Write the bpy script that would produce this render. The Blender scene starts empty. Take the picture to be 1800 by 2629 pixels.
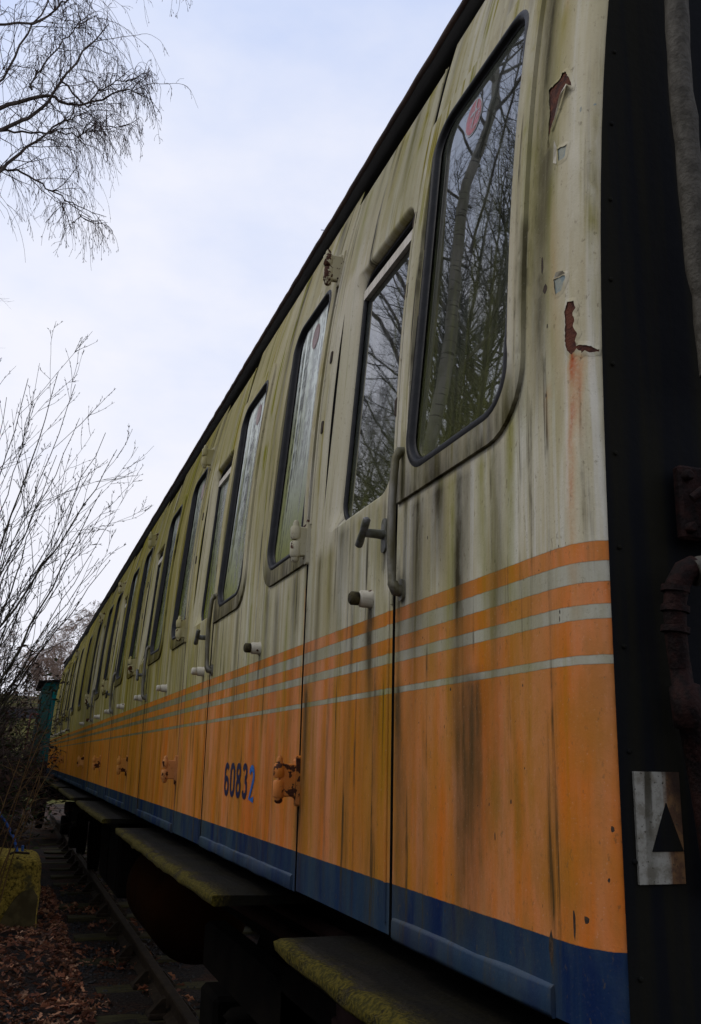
import bpy, math, random
import numpy as np
from mathutils import Matrix, Vector
from mathutils.geometry import delaunay_2d_cdt

R = math.radians
S = bpy.context.scene
COL = S.collection
rng = np.random.default_rng(7)
random.seed(7)

# ------------------------------------------------------------------ camera
cam_d = bpy.data.cameras.new('camera'); cam = bpy.data.objects.new('camera', cam_d); COL.objects.link(cam)
cam_d.sensor_fit = 'HORIZONTAL'; cam_d.sensor_width = 36; cam_d.lens = 48.69
cam_d.shift_y = 9.7 / 1800; cam_d.clip_start = 0.05; cam_d.clip_end = 9000
def camera_matrix(yaw, pitch, roll):
    r0 = Vector((math.cos(yaw), -math.sin(yaw), 0)); f0 = Vector((math.sin(yaw), math.cos(yaw), 0)); z = Vector((0, 0, 1))
    f = f0 * math.cos(pitch) + z * math.sin(pitch); u = z * math.cos(pitch) - f0 * math.sin(pitch)
    rr = r0 * math.cos(roll) - u * math.sin(roll); uu = r0 * math.sin(roll) + u * math.cos(roll)
    m = Matrix.Identity(4)
    for i in range(3):
        m[i][0], m[i][1], m[i][2] = rr[i], uu[i], -f[i]
    return m
cam.matrix_world = camera_matrix(.3295, .2541, -.0207)
S.camera = cam
S.render.resolution_x, S.render.resolution_y = 701, 1024
S.render.engine = 'CYCLES'

# ------------------------------------------------------------------ sky, sun, exposure
SUN_EL, SUN_AZ = R(46), R(-72)            # azimuth measured from +Y towards +X
W = bpy.data.worlds.new('World'); S.world = W; W.use_nodes = True
nt = W.node_tree; nt.nodes.clear()
def wn(t, **k):
    n = nt.nodes.new(t)
    for a, b in k.items(): setattr(n, a, b)
    return n
out = wn('ShaderNodeOutputWorld'); bg = wn('ShaderNodeBackground'); bg.inputs[1].default_value = .1
sky = wn('ShaderNodeTexSky', sky_type='NISHITA', sun_disc=False)
sky.sun_elevation = SUN_EL; sky.sun_rotation = SUN_AZ; sky.dust_density = 2.0; sky.air_density = 1.0
tc = wn('ShaderNodeTexCoord')
mp = wn('ShaderNodeVectorMath', operation='MULTIPLY'); mp.inputs[1].default_value = (1.6, 1.6, 3.2)
ns = wn('ShaderNodeTexNoise'); ns.inputs['Scale'].default_value = 2.3; ns.inputs['Detail'].default_value = 5; ns.inputs['Roughness'].default_value = .55
mr = wn('ShaderNodeMapRange'); mr.inputs[1].default_value = .30; mr.inputs[2].default_value = .66
mr.inputs[3].default_value = .42; mr.inputs[4].default_value = .90
mx = wn('ShaderNodeMix', data_type='RGBA'); mx.inputs[7].default_value = (9.1, 9.2, 10.1, 1)     # thin bright cloud
L = nt.links.new
L(tc.outputs['Generated'], mp.inputs[0]); L(mp.outputs[0], ns.inputs['Vector']); L(ns.outputs[0], mr.inputs[0])
sepz = wn('ShaderNodeSeparateXYZ'); L(tc.outputs['Generated'], sepz.inputs[0])
hz = wn('ShaderNodeMapRange'); hz.inputs[1].default_value = .15; hz.inputs[2].default_value = .75; hz.inputs[3].default_value = .50; hz.inputs[4].default_value = -.26
L(sepz.outputs[2], hz.inputs[0])
ad = wn('ShaderNodeMath', operation='ADD', use_clamp=True); L(mr.outputs[0], ad.inputs[0]); L(hz.outputs[0], ad.inputs[1])
sk2 = wn('ShaderNodeVectorMath', operation='SCALE'); sk2.inputs['Scale'].default_value = 1.7; L(sky.outputs[0], sk2.inputs[0])
blu = wn('ShaderNodeMix', data_type='RGBA'); blu.inputs[0].default_value = .72; blu.inputs[7].default_value = (5.9, 7.3, 10.9, 1); L(sk2.outputs[0], blu.inputs[6])
L(ad.outputs[0], mx.inputs[0]); L(blu.outputs[2], mx.inputs[6]); L(mx.outputs[2], bg.inputs[0]); L(bg.outputs[0], out.inputs[0])
sun_d = bpy.data.lights.new('sun', 'SUN'); sun_d.energy = 1.2; sun_d.angle = R(14); sun_d.color = (1, .95, .87)
sun = bpy.data.objects.new('sun', sun_d); COL.objects.link(sun)
sdir = Vector((math.sin(SUN_AZ) * math.cos(SUN_EL), math.cos(SUN_AZ) * math.cos(SUN_EL), math.sin(SUN_EL)))
sun.rotation_euler = (-sdir).to_track_quat('-Z', 'Y').to_euler()
S.view_settings.view_transform = 'Standard'; S.view_settings.look = 'None'
S.view_settings.exposure = 0; S.view_settings.gamma = 1

# ------------------------------------------------------------------ object helpers
def tag(o, label=None, cat=None, group=None, kind=None):
    for k, v in (('label', label), ('category', cat), ('group', group), ('kind', kind)):
        if v: o[k] = v
    return o
def empty(name, loc=(0, 0, 0)):
    o = bpy.data.objects.new(name, None); o.empty_display_size = .1; o.location = loc; COL.objects.link(o); return o
def wloc(o):
    v = Vector((0, 0, 0))
    while o is not None: v = v + o.location; o = o.parent
    return v
class MB:
    def __init__(s): s.v = []; s.f = []; s.m = []; s.n = 0; s.mi = 0; s.sm = []
    def add(s, v, f, smooth=False, mi=None):
        b = s.n; v = [tuple(p) for p in v]; s.v += v; s.n += len(v)
        for q in f: s.f.append(tuple(i + b for i in q)); s.m.append(s.mi if mi is None else mi); s.sm.append(smooth)
        return s
    def box(s, x0, x1, y0, y1, z0, z1, bev=0):
        if bev <= 0:
            v = [(x, y, z) for x in (x0, x1) for y in (y0, y1) for z in (z0, z1)]
            return s.add(v, [(0, 1, 3, 2), (4, 6, 7, 5), (0, 4, 5, 1), (2, 3, 7, 6), (0, 2, 6, 4), (1, 5, 7, 3)])
        b = bev; c = np.array([(x0 + x1) / 2, (y0 + y1) / 2, (z0 + z1) / 2]); h = np.array([x1 - x0, y1 - y0, z1 - z0]) / 2
        v = []; idx = {}
        for sx in (-1, 1):
            for sy in (-1, 1):
                for sz in (-1, 1):
                    for ax in range(3):
                        d = h - b; d[ax] = h[ax]; idx[(sx, sy, sz, ax)] = len(v); v.append(c + d * (sx, sy, sz))
        f = []
        for ax in range(3):
            o = [a for a in range(3) if a != ax]
            for sg in (-1, 1):
                q = []
                for (p, r) in ((-1, -1), (1, -1), (1, 1), (-1, 1)):
                    t = [0, 0, 0]; t[ax] = sg; t[o[0]] = p; t[o[1]] = r; q.append(idx[(*t, ax)])
                f.append(tuple(q))
            for p in (-1, 1):
                for r in (-1, 1):
                    q = []
                    for (sg, a) in ((-1, o[0]), (1, o[0]), (1, o[1]), (-1, o[1])):
                        t = [0, 0, 0]; t[ax] = sg; t[o[0]] = p; t[o[1]] = r; q.append(idx[(*t, a)])
                    f.append(tuple(q))
        for sx in (-1, 1):
            for sy in (-1, 1):
                for sz in (-1, 1): f.append(tuple(idx[(sx, sy, sz, a)] for a in range(3)))
        return s.add(v, f)
    def tube(s, pts, rad, k=8, cap=True, flat=None):
        pts = [Vector(p) for p in pts]; n = len(pts)
        rad = [rad] * n if not hasattr(rad, '__len__') else rad
        v = []; ref = None
        for i in range(n):
            t = (pts[min(i + 1, n - 1)] - pts[max(i - 1, 0)]).normalized()
            if ref is None:
                ref = t.orthogonal().normalized() if flat is None else Vector(flat)
            u = (ref - t * ref.dot(t)).normalized(); ref = u; w = t.cross(u)
            for j in range(k):
                a = 2 * math.pi * (j + .5) / k
                v.append(pts[i] + u * math.cos(a) * rad[i] + w * math.sin(a) * rad[i])
        f = [(i * k + j, i * k + (j + 1) % k, (i + 1) * k + (j + 1) % k, (i + 1) * k + j) for i in range(n - 1) for j in range(k)]
        s.add(v, f, True)
        if cap:
            s.add(v[:k], [tuple(range(k))[::-1]]); s.add(v[-k:], [tuple(range(k))])
        return s
    def loops(s, rings, closed=True, smooth=True, mi=None):
        k = len(rings[0]); v = [p for r in rings for p in r]; f = []
        for i in range(len(rings) - 1):
            for j in range(k if closed else k - 1):
                f.append((i * k + j, i * k + (j + 1) % k, (i + 1) * k + (j + 1) % k, (i + 1) * k + j))
        return s.add(v, f, smooth, mi)
    def prism(s, poly, fn0, fn1):        # polygon extruded between two mappings of 2-D points
        a = [fn0(p) for p in poly]; b = [fn1(p) for p in poly]; n = len(poly)
        s.add(a, [tuple(range(n))]); s.add(b, [tuple(range(n))[::-1]])
        s.loops([a, b], True, False); return s
    def build(s, name, mat, parent=None, attr=None):
        me = bpy.data.meshes.new(name); me.from_pydata(s.v, [], s.f)
        mats = mat if isinstance(mat, (list, tuple)) else [mat]
        for m in mats: me.materials.append(m)
        me.polygons.foreach_set('material_index', s.m); me.polygons.foreach_set('use_smooth', s.sm)
        if attr is not None:
            a = me.color_attributes.new('stain', 'FLOAT_COLOR', 'POINT'); a.data.foreach_set('color', np.asarray(attr, np.float32).ravel())
        me.update()
        return link(name, me, parent)
def link(name, me, parent=None):
    o = bpy.data.objects.new(name, me); COL.objects.link(o)
    if parent is not None:
        o.parent = parent; o.location = -wloc(parent)
    return o
def np_mesh(name, V, F, mat, parent=None, smooth=True, col=None, local=False):
    """V (n,3), F (m,k) arrays."""
    me = bpy.data.meshes.new(name); k = F.shape[1]
    me.vertices.add(len(V)); me.vertices.foreach_set('co', V.astype(np.float32).ravel())
    me.loops.add(F.size); me.loops.foreach_set('vertex_index', F.astype(np.int32).ravel())
    me.polygons.add(len(F)); me.polygons.foreach_set('loop_start', np.arange(0, F.size, k, dtype=np.int32))
    me.polygons.foreach_set('use_smooth', np.full(len(F), smooth))
    if col is not None:
        a = me.color_attributes.new('tint', 'FLOAT_COLOR', 'POINT'); a.data.foreach_set('color', col.astype(np.float32).ravel())
    me.materials.append(mat); me.update(calc_edges=True); me.validate()
    o = link(name, me, parent)
    if local: o.location = (0, 0, 0)
    return o

# ------------------------------------------------------------------ node helpers
class NT:
    def __init__(s, name):
        s.mat = bpy.data.materials.new(name); s.mat.use_nodes = True; s.t = s.mat.node_tree; s.t.nodes.clear()
        s.out = s.t.nodes.new('ShaderNodeOutputMaterial')
        s.geo = s.t.nodes.new('ShaderNodeNewGeometry'); s.pos = s.geo.outputs['Position']
    def L(s, a, b):
        if isinstance(a, (int, float)): b.default_value = a
        elif isinstance(a, tuple): b.default_value = a if len(b.default_value) == len(a) else (*a, 1)
        else: s.t.links.new(a, b)
    def m(s, op, a, b=0.0, c=None, clamp=False):
        n = s.t.nodes.new('ShaderNodeMath'); n.operation = op; n.use_clamp = clamp; s.L(a, n.inputs[0]); s.L(b, n.inputs[1])
        if c is not None: s.L(c, n.inputs[2])
        return n.outputs[0]
    def mul(s, a, b): return s.m('MULTIPLY', a, b)
    def add(s, a, b): return s.m('ADD', a, b)
    def sub(s, a, b): return s.m('SUBTRACT', a, b)
    def vmul(s, v, k):
        n = s.t.nodes.new('ShaderNodeVectorMath'); n.operation = 'MULTIPLY'; s.L(v, n.inputs[0]); n.inputs[1].default_value = k; return n.outputs[0]
    def noise(s, scale=1, det=3, rough=.55, vec=None, dist=0):
        n = s.t.nodes.new('ShaderNodeTexNoise'); n.inputs['Detail'].default_value = det; n.inputs['Roughness'].default_value = rough
        n.inputs['Distortion'].default_value = dist
        v = vec if vec is not None else s.pos
        if isinstance(scale, tuple): v = s.vmul(v, scale); n.inputs['Scale'].default_value = 1
        else: n.inputs['Scale'].default_value = scale
        s.t.links.new(v, n.inputs['Vector']); return n.outputs[0]
    def vor(s, scale, feat='F1', out=0, vec=None):
        n = s.t.nodes.new('ShaderNodeTexVoronoi'); n.feature = feat
        v = vec if vec is not None else s.pos
        if isinstance(scale, tuple): v = s.vmul(v, scale); n.inputs['Scale'].default_value = 1
        else: n.inputs['Scale'].default_value = scale
        s.t.links.new(v, n.inputs['Vector']); return n.outputs[out]
    def ss(s, x, a, b, lo=0., hi=1.):
        n = s.t.nodes.new('ShaderNodeMapRange'); n.interpolation_type = 'SMOOTHSTEP'; s.L(x, n.inputs[0])
        for i, v in zip((1, 2, 3, 4), (a, b, lo, hi)): n.inputs[i].default_value = v
        return n.outputs[0]
    def mix(s, f, a, b, mode='MIX'):
        n = s.t.nodes.new('ShaderNodeMix'); n.data_type = 'RGBA'; n.blend_type = mode
        s.L(f, n.inputs[0]); s.L(a, n.inputs[6]); s.L(b, n.inputs[7]); return n.outputs[2]
    def xyz(s, v=None):
        n = s.t.nodes.new('ShaderNodeSeparateXYZ'); s.t.links.new(v if v is not None else s.pos, n.inputs[0]); return n.outputs
    def attr(s, name):
        n = s.t.nodes.new('ShaderNodeAttribute'); n.attribute_name = name; return n
    def obj(s):
        n = s.t.nodes.new('ShaderNodeTexCoord'); return n.outputs['Object']
    def bump(s, h, dist=.001, strength=1.0, prev=None):
        n = s.t.nodes.new('ShaderNodeBump'); n.inputs['Distance'].default_value = dist; n.inputs['Strength'].default_value = strength
        s.L(h, n.inputs['Height'])
        if prev is not None: s.L(prev, n.inputs['Normal'])
        return n.outputs[0]
    def bsdf(s, col, rough=.6, spec=.4, metal=0., normal=None, ior=None, coat=0.):
        n = s.t.nodes.new('ShaderNodeBsdfPrincipled'); s.L(col, n.inputs['Base Color']); s.L(rough, n.inputs['Roughness'])
        s.L(spec, n.inputs['Specular IOR Level']); s.L(metal, n.inputs['Metallic'])
        if ior: n.inputs['IOR'].default_value = ior
        if normal is not None: s.L(normal, n.inputs['Normal'])
        return n.outputs[0]
    def end(s, sh): s.t.links.new(sh, s.out.inputs[0]); return s.mat

# ------------------------------------------------------------------ materials
ORANGE = [(.2625, .289), (.2055, .2345), (.1395, .1860), (-.212, .1280)]
def paint(name, rust=0.0, clean=0.0, base=None):
    n = NT(name); x, y, z = n.xyz()
    s1 = n.noise((.5, 58, 1.6), 3, dist=.25); s2 = n.noise((.5, 11, 1.5), 5, .62, dist=.5); s3 = n.noise((.5, 4.2, 1.1), 5, .62, dist=.6); brk = n.ss(n.noise((.5, 7, 3.2), 4, .6, dist=.5), .36, .60)
    f = n.noise(230, 2); b = n.noise(9, 4); wig = n.mul(n.sub(n.noise(60, 2), .5), .0022)
    blot = n.noise((6, 13, 4.5), 5, .65); patch = n.ss(n.noise((.5, 3.1, 1.5), 3, .6), .40, .64)
    zz = n.add(z, wig)
    st = n.attr('stain'); sep = n.t.nodes.new('ShaderNodeSeparateColor'); n.t.links.new(st.outputs['Color'], sep.inputs[0])
    algae, grime, rs = sep.outputs; worn = st.outputs['Alpha']
    cream = n.mix(n.ss(s2, .36, .66), (.525, .495, .385), (.375, .330, .200))
    cream = n.mix(n.mul(n.ss(s1, .46, .66), .5), cream, (.600, .600, .565))
    cream = n.mix(n.ss(blot, .50, .72, 0, .5), cream, (.300, .275, .175))
    up = n.ss(z, .45, .75)
    cream = n.mix(n.mul(up, n.ss(s3, .3, .7, .15, .65)), cream, (.345, .295, .180))
    orange = n.mix(n.ss(s2, .36, .64), (.560, .142, .013), (.530, .215, .095))
    orange = n.mix(n.mul(n.ss(s1, .42, .75), .30), orange, (.480, .205, .080))
    orange = n.mix(n.ss(blot, .46, .66, 0, .7), orange, (.340, .140, .032))
    orange = n.mix(n.ss(s3, .44, .64, 0, .75), orange, (.370, .140, .005))
    blue = n.mix(n.ss(s2, .35, .65), (.0010, .012, .060), (.0120, .036, .072))
    blue = n.mix(n.ss(blot, .45, .70, 0, .6), blue, (.030, .055, .075))
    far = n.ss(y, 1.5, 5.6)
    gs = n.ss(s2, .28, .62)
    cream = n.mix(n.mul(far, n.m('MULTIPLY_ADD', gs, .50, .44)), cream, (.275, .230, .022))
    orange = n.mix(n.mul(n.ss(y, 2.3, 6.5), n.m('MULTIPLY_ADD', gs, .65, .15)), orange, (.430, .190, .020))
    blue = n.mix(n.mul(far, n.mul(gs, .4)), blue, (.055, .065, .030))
    cream = n.mix(n.mul(n.ss(n.noise((.5, 2.3, 1.1), 4, .6, dist=.5), .42, .62), n.ss(y, 1.2, 1.9, .22, .58)), cream, (.280, .255, .125))
    om = None
    for a, c in ORANGE:
        k = n.mul(n.m('GREATER_THAN', zz, a), n.m('LESS_THAN', zz, c)); om = k if om is None else n.add(om, k)
    edge = None
    for a, c in ORANGE:
        for e in (a, c):
            k = n.m('LESS_THAN', n.m('ABSOLUTE', n.sub(zz, e)), .0009); edge = k if edge is None else n.m('MAXIMUM', edge, k)
    bm = n.m('LESS_THAN', zz, -.212)
    if base is None:
        cream = n.mix(n.mul(n.m('LESS_THAN', zz, .2625), .85), cream, n.mix(n.ss(s2, .36, .66), (.380, .375, .315), (.290, .280, .195)))
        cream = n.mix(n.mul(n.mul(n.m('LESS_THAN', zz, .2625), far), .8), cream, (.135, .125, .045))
        col = n.mix(om, cream, orange); col = n.mix(n.mul(edge, .35), col, (.12, .07, .02)); col = n.mix(bm, col, blue)
    else: col = n.mix(n.ss(b, .4, .6), base, tuple(c * .75 for c in base))
    # pale worn paint, green algae, dark grime, rust runs
    k = 1 - clean
    col = n.mix(n.mul(worn, .6), col, n.mix(om, n.mix(bm, (.62, .58, .48), (.06, .085, .12)), (.62, .34, .19)))
    nat = n.mul(n.mul(n.ss(n.noise((.4, 24, .7), 5, .66), .49, .62), n.m('MULTIPLY_ADD', brk, .85, .15)), n.ss(z, -.25, 1.4, .35, .9))
    am = n.m('MAXIMUM', n.mul(algae, n.mul(n.ss(s1, .25, .7, .5, 1), n.ss(blot, .3, .6, .55, 1))), n.mul(n.mul(nat, n.m('MULTIPLY_ADD', patch, .75, .38)), 1.15 * k))
    nb = n.m('MULTIPLY_ADD', bm, -.8, 1.0); am = n.mul(n.m('MULTIPLY', am, 1.15, clamp=True), nb); col = n.mix(n.mul(am, .92), col, n.mix(om, n.mix(n.ss(s3, .4, .6), (.215, .178, .016), (.175, .175, .012)), (.300, .160, .006)))
    dk = n.mul(n.mul(n.ss(n.noise((.4, 34, 1.0), 5, .66), .52, .68), n.m('MULTIPLY_ADD', n.ss(blot, .4, .6), .8, .2)), .75 * k)
    gm = n.m('MAXIMUM', n.mul(grime, n.mul(n.ss(s1, .2, .65, .6, 1), n.ss(blot, .3, .6, .6, 1))), n.mul(dk, n.ss(s3, .42, .6, .35, 1.25)))
    col = n.mix(n.m('MULTIPLY', gm, 1.4, clamp=True), col, n.mix(om, (.038, .031, .014), (.085, .044, .012)))
    col = n.mix(n.m('MULTIPLY', rs, n.ss(f, .3, .6, .75, 1)), col, n.mix(n.ss(rs, .3, .9), (.42, .175, .016), (.36, .055, .002)))
    spk = n.ss(n.noise((70, 110, 60), 4, .7), .60, .70)
    col = n.mix(n.mul(spk, .5), col, (.09, .07, .03))
    spk2 = n.ss(f, .62, .75); col = n.mix(n.mul(spk2, .22), col, (.07, .055, .03))
    spk3 = n.mul(n.ss(f, .36, .26), nb); col = n.mix(n.mul(spk3, .12), col, (.6, .55, .45))
    rough = n.m('ADD', n.ss(b, .3, .7, .52, .70), n.mul(n.m('MAXIMUM', far, am), .18), clamp=True)
    if rust > 0:
        rm = n.ss(n.add(n.noise(24, 4, .6), n.mul(grime, .3)), .66 - rust * .25, .69 - rust * .25)
        col = n.mix(rm, col, n.mix(n.ss(f, .3, .7), (.030, .012, .008), (.070, .024, .010)))
    bp = n.bump(n.add(n.mul(f, .35), n.add(n.mul(n.noise(70, 3), .5), n.mul(s2, .8))), .0016, .55)
    bp = n.bump(n.noise((1, 4, 2.2), 2), .012, .5, bp)
    g_ = n.bsdf(col, rough, .16, normal=bp); df = n.t.nodes.new('ShaderNodeBsdfDiffuse'); n.L(col, df.inputs[0]); n.L(bp, df.inputs['Normal'])
    ms = n.t.nodes.new('ShaderNodeMixShader'); n.L(n.m('MAXIMUM', far, am), ms.inputs[0]); n.t.links.new(g_, ms.inputs[1]); n.t.links.new(df.outputs[0], ms.inputs[2])
    return n.end(ms.outputs[0])
M = {}
M['paint'] = paint('weathered_livery_paint')
M['hinge'] = paint('chipped_hinge_paint', rust=.40, clean=.6)
M['stop'] = paint('door_stop_paint', rust=.30, clean=.5, base=(.31, .275, .17))
def simple(name, a, b, sc=20, rough=.7, spec=.3, metal=0, bump=.001, bsc=None, world=True, det=4, lo=.38, hi=.62):
    n = NT(name); v = n.pos if world else n.obj()
    k = n.noise(sc, det, vec=v)
    col = n.mix(n.ss(k, lo, hi), a, b)
    h = n.noise(bsc or (sc * 4 if not isinstance(sc, tuple) else 60), 3, vec=v)
    return n.end(n.bsdf(col, rough, spec, metal, n.bump(h, bump, .7)))
M['cap'] = simple('perished_stop_rubber', (.055, .046, .020), (.020, .016, .010), 90, .85, .15, bump=.002)
M['rust'] = simple('flaking_rust', (.040, .014, .010), (.095, .030, .015), 60, .85, .2, bump=.003)
M['greyflake'] = simple('exposed_blue_grey_paint', (.14, .19, .20), (.24, .25, .20), 70, .6)
M['flake'] = simple('lifted_paint_flake', (.55, .52, .43), (.42, .38, .28), 40, .5)
M['darkchip'] = simple('deep_chip', (.022, .016, .012), (.05, .032, .02), 80, .9)
M['rubber'] = simple('black_window_rubber', (.005, .005, .006), (.010, .010, .011), 50, .5, .2)
M['gutter'] = simple('maroon_gutter_paint', (.022, .008, .005), (.042, .019, .010), (3, 9, 9), .6, .3)
M['soffit'] = simple('black_gutter_underside', (.0025, .0023, .002), (.005, .0045, .0035), 12, .8, .2)
M['roof'] = simple('weathered_roof', (.05, .05, .048), (.09, .085, .07), 3, .8)
M['black'] = simple('flat_black_paint', (.0040, .0046, .0062), (.0085, .0080, .0050), (26, 26, 1.2), .75, .06)
M['under'] = simple('underframe_dirt', (.0035, .0032, .003), (.007, .006, .005), 5, .95, .05)
M['maroon'] = simple('dull_maroon_iron', (.016, .006, .005), (.028, .011, .008), 9, .75, .2)
M['tank'] = simple('rusty_brown_tank', (.016, .0055, .0012), (.009, .0035, .001), 2, .95, .02, bump=.002)
M['alu'] = simple('dull_painted_rail', (.62, .58, .50), (.50, .46, .38), (90, 90, 8), .5, .3, 0)
M['handle'] = simple('tarnished_grab_bar', (.17, .16, .13), (.085, .075, .035), (40, 40, 9), .5, .4, .35, bsc=140, bump=.0015)
M['tee'] = simple('grey_iron_handle', (.13, .13, .125), (.07, .07, .045), 60, .5, .35, .25, bsc=160, bump=.0015)
M['white'] = None
def footboard_mat():
    n = NT('mossy_timber'); v = n.pos
    g = n.noise((70, 2.2, 60), 4); k = n.noise(7, 5, .65); f = n.noise(120, 3)
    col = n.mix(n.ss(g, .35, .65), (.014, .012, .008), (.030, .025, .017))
    xx, yy, zz = n.xyz(); ms = n.ss(n.add(n.add(k, n.mul(f, .25)), n.ss(xx, .60, .565, 0, .16)), .56, .74); col = n.mix(n.ss(n.add(xx, n.mul(n.sub(k, .5), .12)), .575, .625, 0, .9), col, (.0035, .003, .002)); ms = n.mul(ms, n.ss(n.add(xx, n.mul(n.sub(k, .5), .16)), .64, .575, .06, 1))  # inner side of the board blackened: shade beneath the body, put into the colour
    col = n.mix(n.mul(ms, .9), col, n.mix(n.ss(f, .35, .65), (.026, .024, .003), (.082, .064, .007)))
    return n.end(n.bsdf(col, .95, .12, normal=n.bump(n.add(n.add(g, n.mul(ms, 1.2)), n.mul(f, .6)), .006, .8)))
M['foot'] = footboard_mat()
def glass_mat(name, dirt, rough, base=(.012, .015, .013), frost=0.0, ior=3.3, dcol=(.14, .15, .135), dtop=None):
    n = NT(name); x, y, z = n.xyz()
    s = n.noise((1, 48, 1.3), 4, .6); b = n.noise(26, 4, .6); f = n.noise((260, 260, 110), 2)
    low = n.ss(z, .95, .52); top = n.ss(z, 1.18, 1.34)
    dm = n.m('MULTIPLY', n.add(n.mul(n.ss(s, .35, .75), .75), n.mul(n.ss(b, .4, .7), .35)), dirt, clamp=True)
    dm = n.m('ADD', dm, n.mul(n.add(n.mul(low, .38), n.mul(top, .30)), min(1, dirt * 1.6)), clamp=True)
    green = n.ss(n.noise((1, 16, .4), 3), .46, .58)
    dc = n.mix(n.mul(n.m('MAXIMUM', n.mul(low, .9), n.mul(green, n.ss(z, 1.25, .95, .15, .8))), 1), n.mix(n.ss(z, .75, 1.25), dcol, dtop or dcol), (.140, .150, .004))  # dirt tint paler towards the top, standing in for the sky's blurred reflection
    rg = n.m('MULTIPLY_ADD', n.ss(b, .3, .7), rough * .6, rough * .6)
    bp = n.bump(n.add(f, n.mul(b, .6)), .0006 + frost * .004, min(1, .12 + frost)) if frost > 0 else n.bump(n.noise(5, 2), .004, .035)
    g = n.bsdf(base, rg, .5, normal=bp, ior=ior)
    d = n.bsdf(dc, .8, .2)
    ms = n.t.nodes.new('ShaderNodeMixShader'); n.L(dm, ms.inputs[0]); n.t.links.new(g, ms.inputs[1]); n.t.links.new(d, ms.inputs[2])
    return n.end(ms.outputs[0])
M['glass_clear'] = glass_mat('clear_dusty_glass', .22, .015)
M['glass_door'] = glass_mat('drop_light_glass', .22, .02)
M['glass_frost'] = glass_mat('grimy_frosted_glass', 1.5, .22, frost=.35, dcol=(.42, .45, .40), dtop=(.80, .86, .82))
M['glass_green'] = glass_mat('algae_covered_glass', .95, .16, frost=.22, dcol=(.150, .175, .060), dtop=(.46, .50, .42))

def bark_mat(name, a, b, sc, birch=False):
    n = NT(name); v = n.obj()
    k = n.noise((sc, sc, sc * .35), 4, vec=v)
    col = n.mix(n.ss(k, .38, .62), a, b)
    if birch:
        bands = n.ss(n.noise((3, 3, 26), 3, .6, vec=v), .57, .66)
        col = n.mix(n.mul(bands, .85), col, (.035, .03, .025))
        zz = n.xyz(v)[2]; col = n.mix(n.ss(zz, 3.2, .8, 0, .7), col, (.06, .065, .03))
    return n.end(n.bsdf(col, .9, .15, normal=n.bump(k, .01, .6)))
M['bark'] = bark_mat('grey_brown_bark', (.085, .076, .060), (.15, .138, .11), 9)
M['bark_birch'] = bark_mat('silver_birch_bark', (.30, .28, .235), (.19, .178, .14), 7, True)
M['bark_limb'] = bark_mat('dark_birch_limb', (.055, .042, .036), (.110, .092, .078), 12)
M['twig'] = bark_mat('dark_twig', (.016, .012, .010), (.034, .026, .020), 14)
M['shoot'] = bark_mat('olive_brown_shoot', (.022, .019, .011), (.050, .044, .026), 12)
M['twig_red'] = bark_mat('purple_brown_twig', (.050, .032, .028), (.085, .058, .048), 14)
M['twig_far'] = bark_mat('russet_birch_twigs', (.19, .125, .095), (.26, .185, .145), 3)
M['stalk'] = bark_mat('dry_bracken_stalk', (.20, .115, .045), (.13, .075, .03), 10)
def tint_mat(name, rough=.85, spec=.15, trans=0.0):
    n = NT(name); a = n.attr('tint'); f = n.noise(60, 3)
    col = n.mix(n.ss(f, .3, .7, 0, .35), a.outputs['Color'], n.mix(1.0, a.outputs['Color'], (.55, .5, .45), 'MULTIPLY'))
    return n.end(n.bsdf(col, rough, spec))
M['leaf'] = tint_mat('mixed_leaves')
M['litter'] = tint_mat('fallen_leaves', .7, .25)
def ground_mat():
    n = NT('leaf_mould_and_ash'); x, y, z = n.xyz()
    k = n.noise(3.0, 5, .6); f = n.noise(45, 4, .65)
    col = n.mix(n.ss(f, .35, .65), (.018, .015, .013), (.050, .040, .033))
    col = n.mix(n.ss(k, .45, .62), col, n.mix(n.ss(f, .4, .6), (.035, .018, .012), (.085, .042, .026)))
    gr = n.ss(y, 38.5, 41)
    col = n.mix(gr, col, n.mix(n.ss(n.noise(1.2, 5), .4, .65), (.060, .060, .014), (.095, .085, .022)))
    return n.end(n.bsdf(col, .95, .1, normal=n.bump(f, .02, .9)))
M['ground'] = ground_mat()
M['stone'] = simple('dark_ballast', (.022, .022, .024), (.060, .056, .052), 18, .85, .2)
M['sleeper'] = simple('mossy_sleeper', (.040, .034, .020), (.075, .066, .028), (3, 40, 40), .95, .12, bump=.006)
M['rail'] = simple('rusty_rail', (.020, .012, .006), (.036, .024, .012), 14, .8, .25)
def concrete():
    n = NT('lichen_covered_concrete'); k = n.noise(4.5, 5, .62); f = n.noise(34, 5, .7); v = n.vor(16)
    nz = n.xyz(n.geo.outputs['Normal'])[2]
    col = n.mix(n.ss(f, .32, .62), (.060, .044, .012), (.46, .33, .055))
    col = n.mix(n.ss(k, .55, .70), col, (.10, .085, .035))
    return n.end(n.bsdf(col, .95, .1, normal=n.bump(n.add(f, n.mul(v, .5)), .02, 1.0)))
M['concrete'] = concrete()
M['blockface'] = simple('bare_damp_concrete', (.060, .045, .018), (.11, .085, .035), 8, .9, .15, bump=.004)
M['green'] = simple('loco_green_paint', (.001, .105, .100), (.002, .075, .075), 2.5, .8, .03)
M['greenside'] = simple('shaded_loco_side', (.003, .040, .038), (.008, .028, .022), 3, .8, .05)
M['greendark'] = simple('loco_dark_green', (.010, .024, .020), (.022, .026, .018), 3, .7, .25)
M['red'] = simple('faded_red_handrail', (.20, .012, .018), (.12, .014, .014), 12, .6, .3)
M['pane'] = simple('dark_cab_glass', (.012, .016, .018), (.02, .025, .028), 3, .12, .5)
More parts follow.
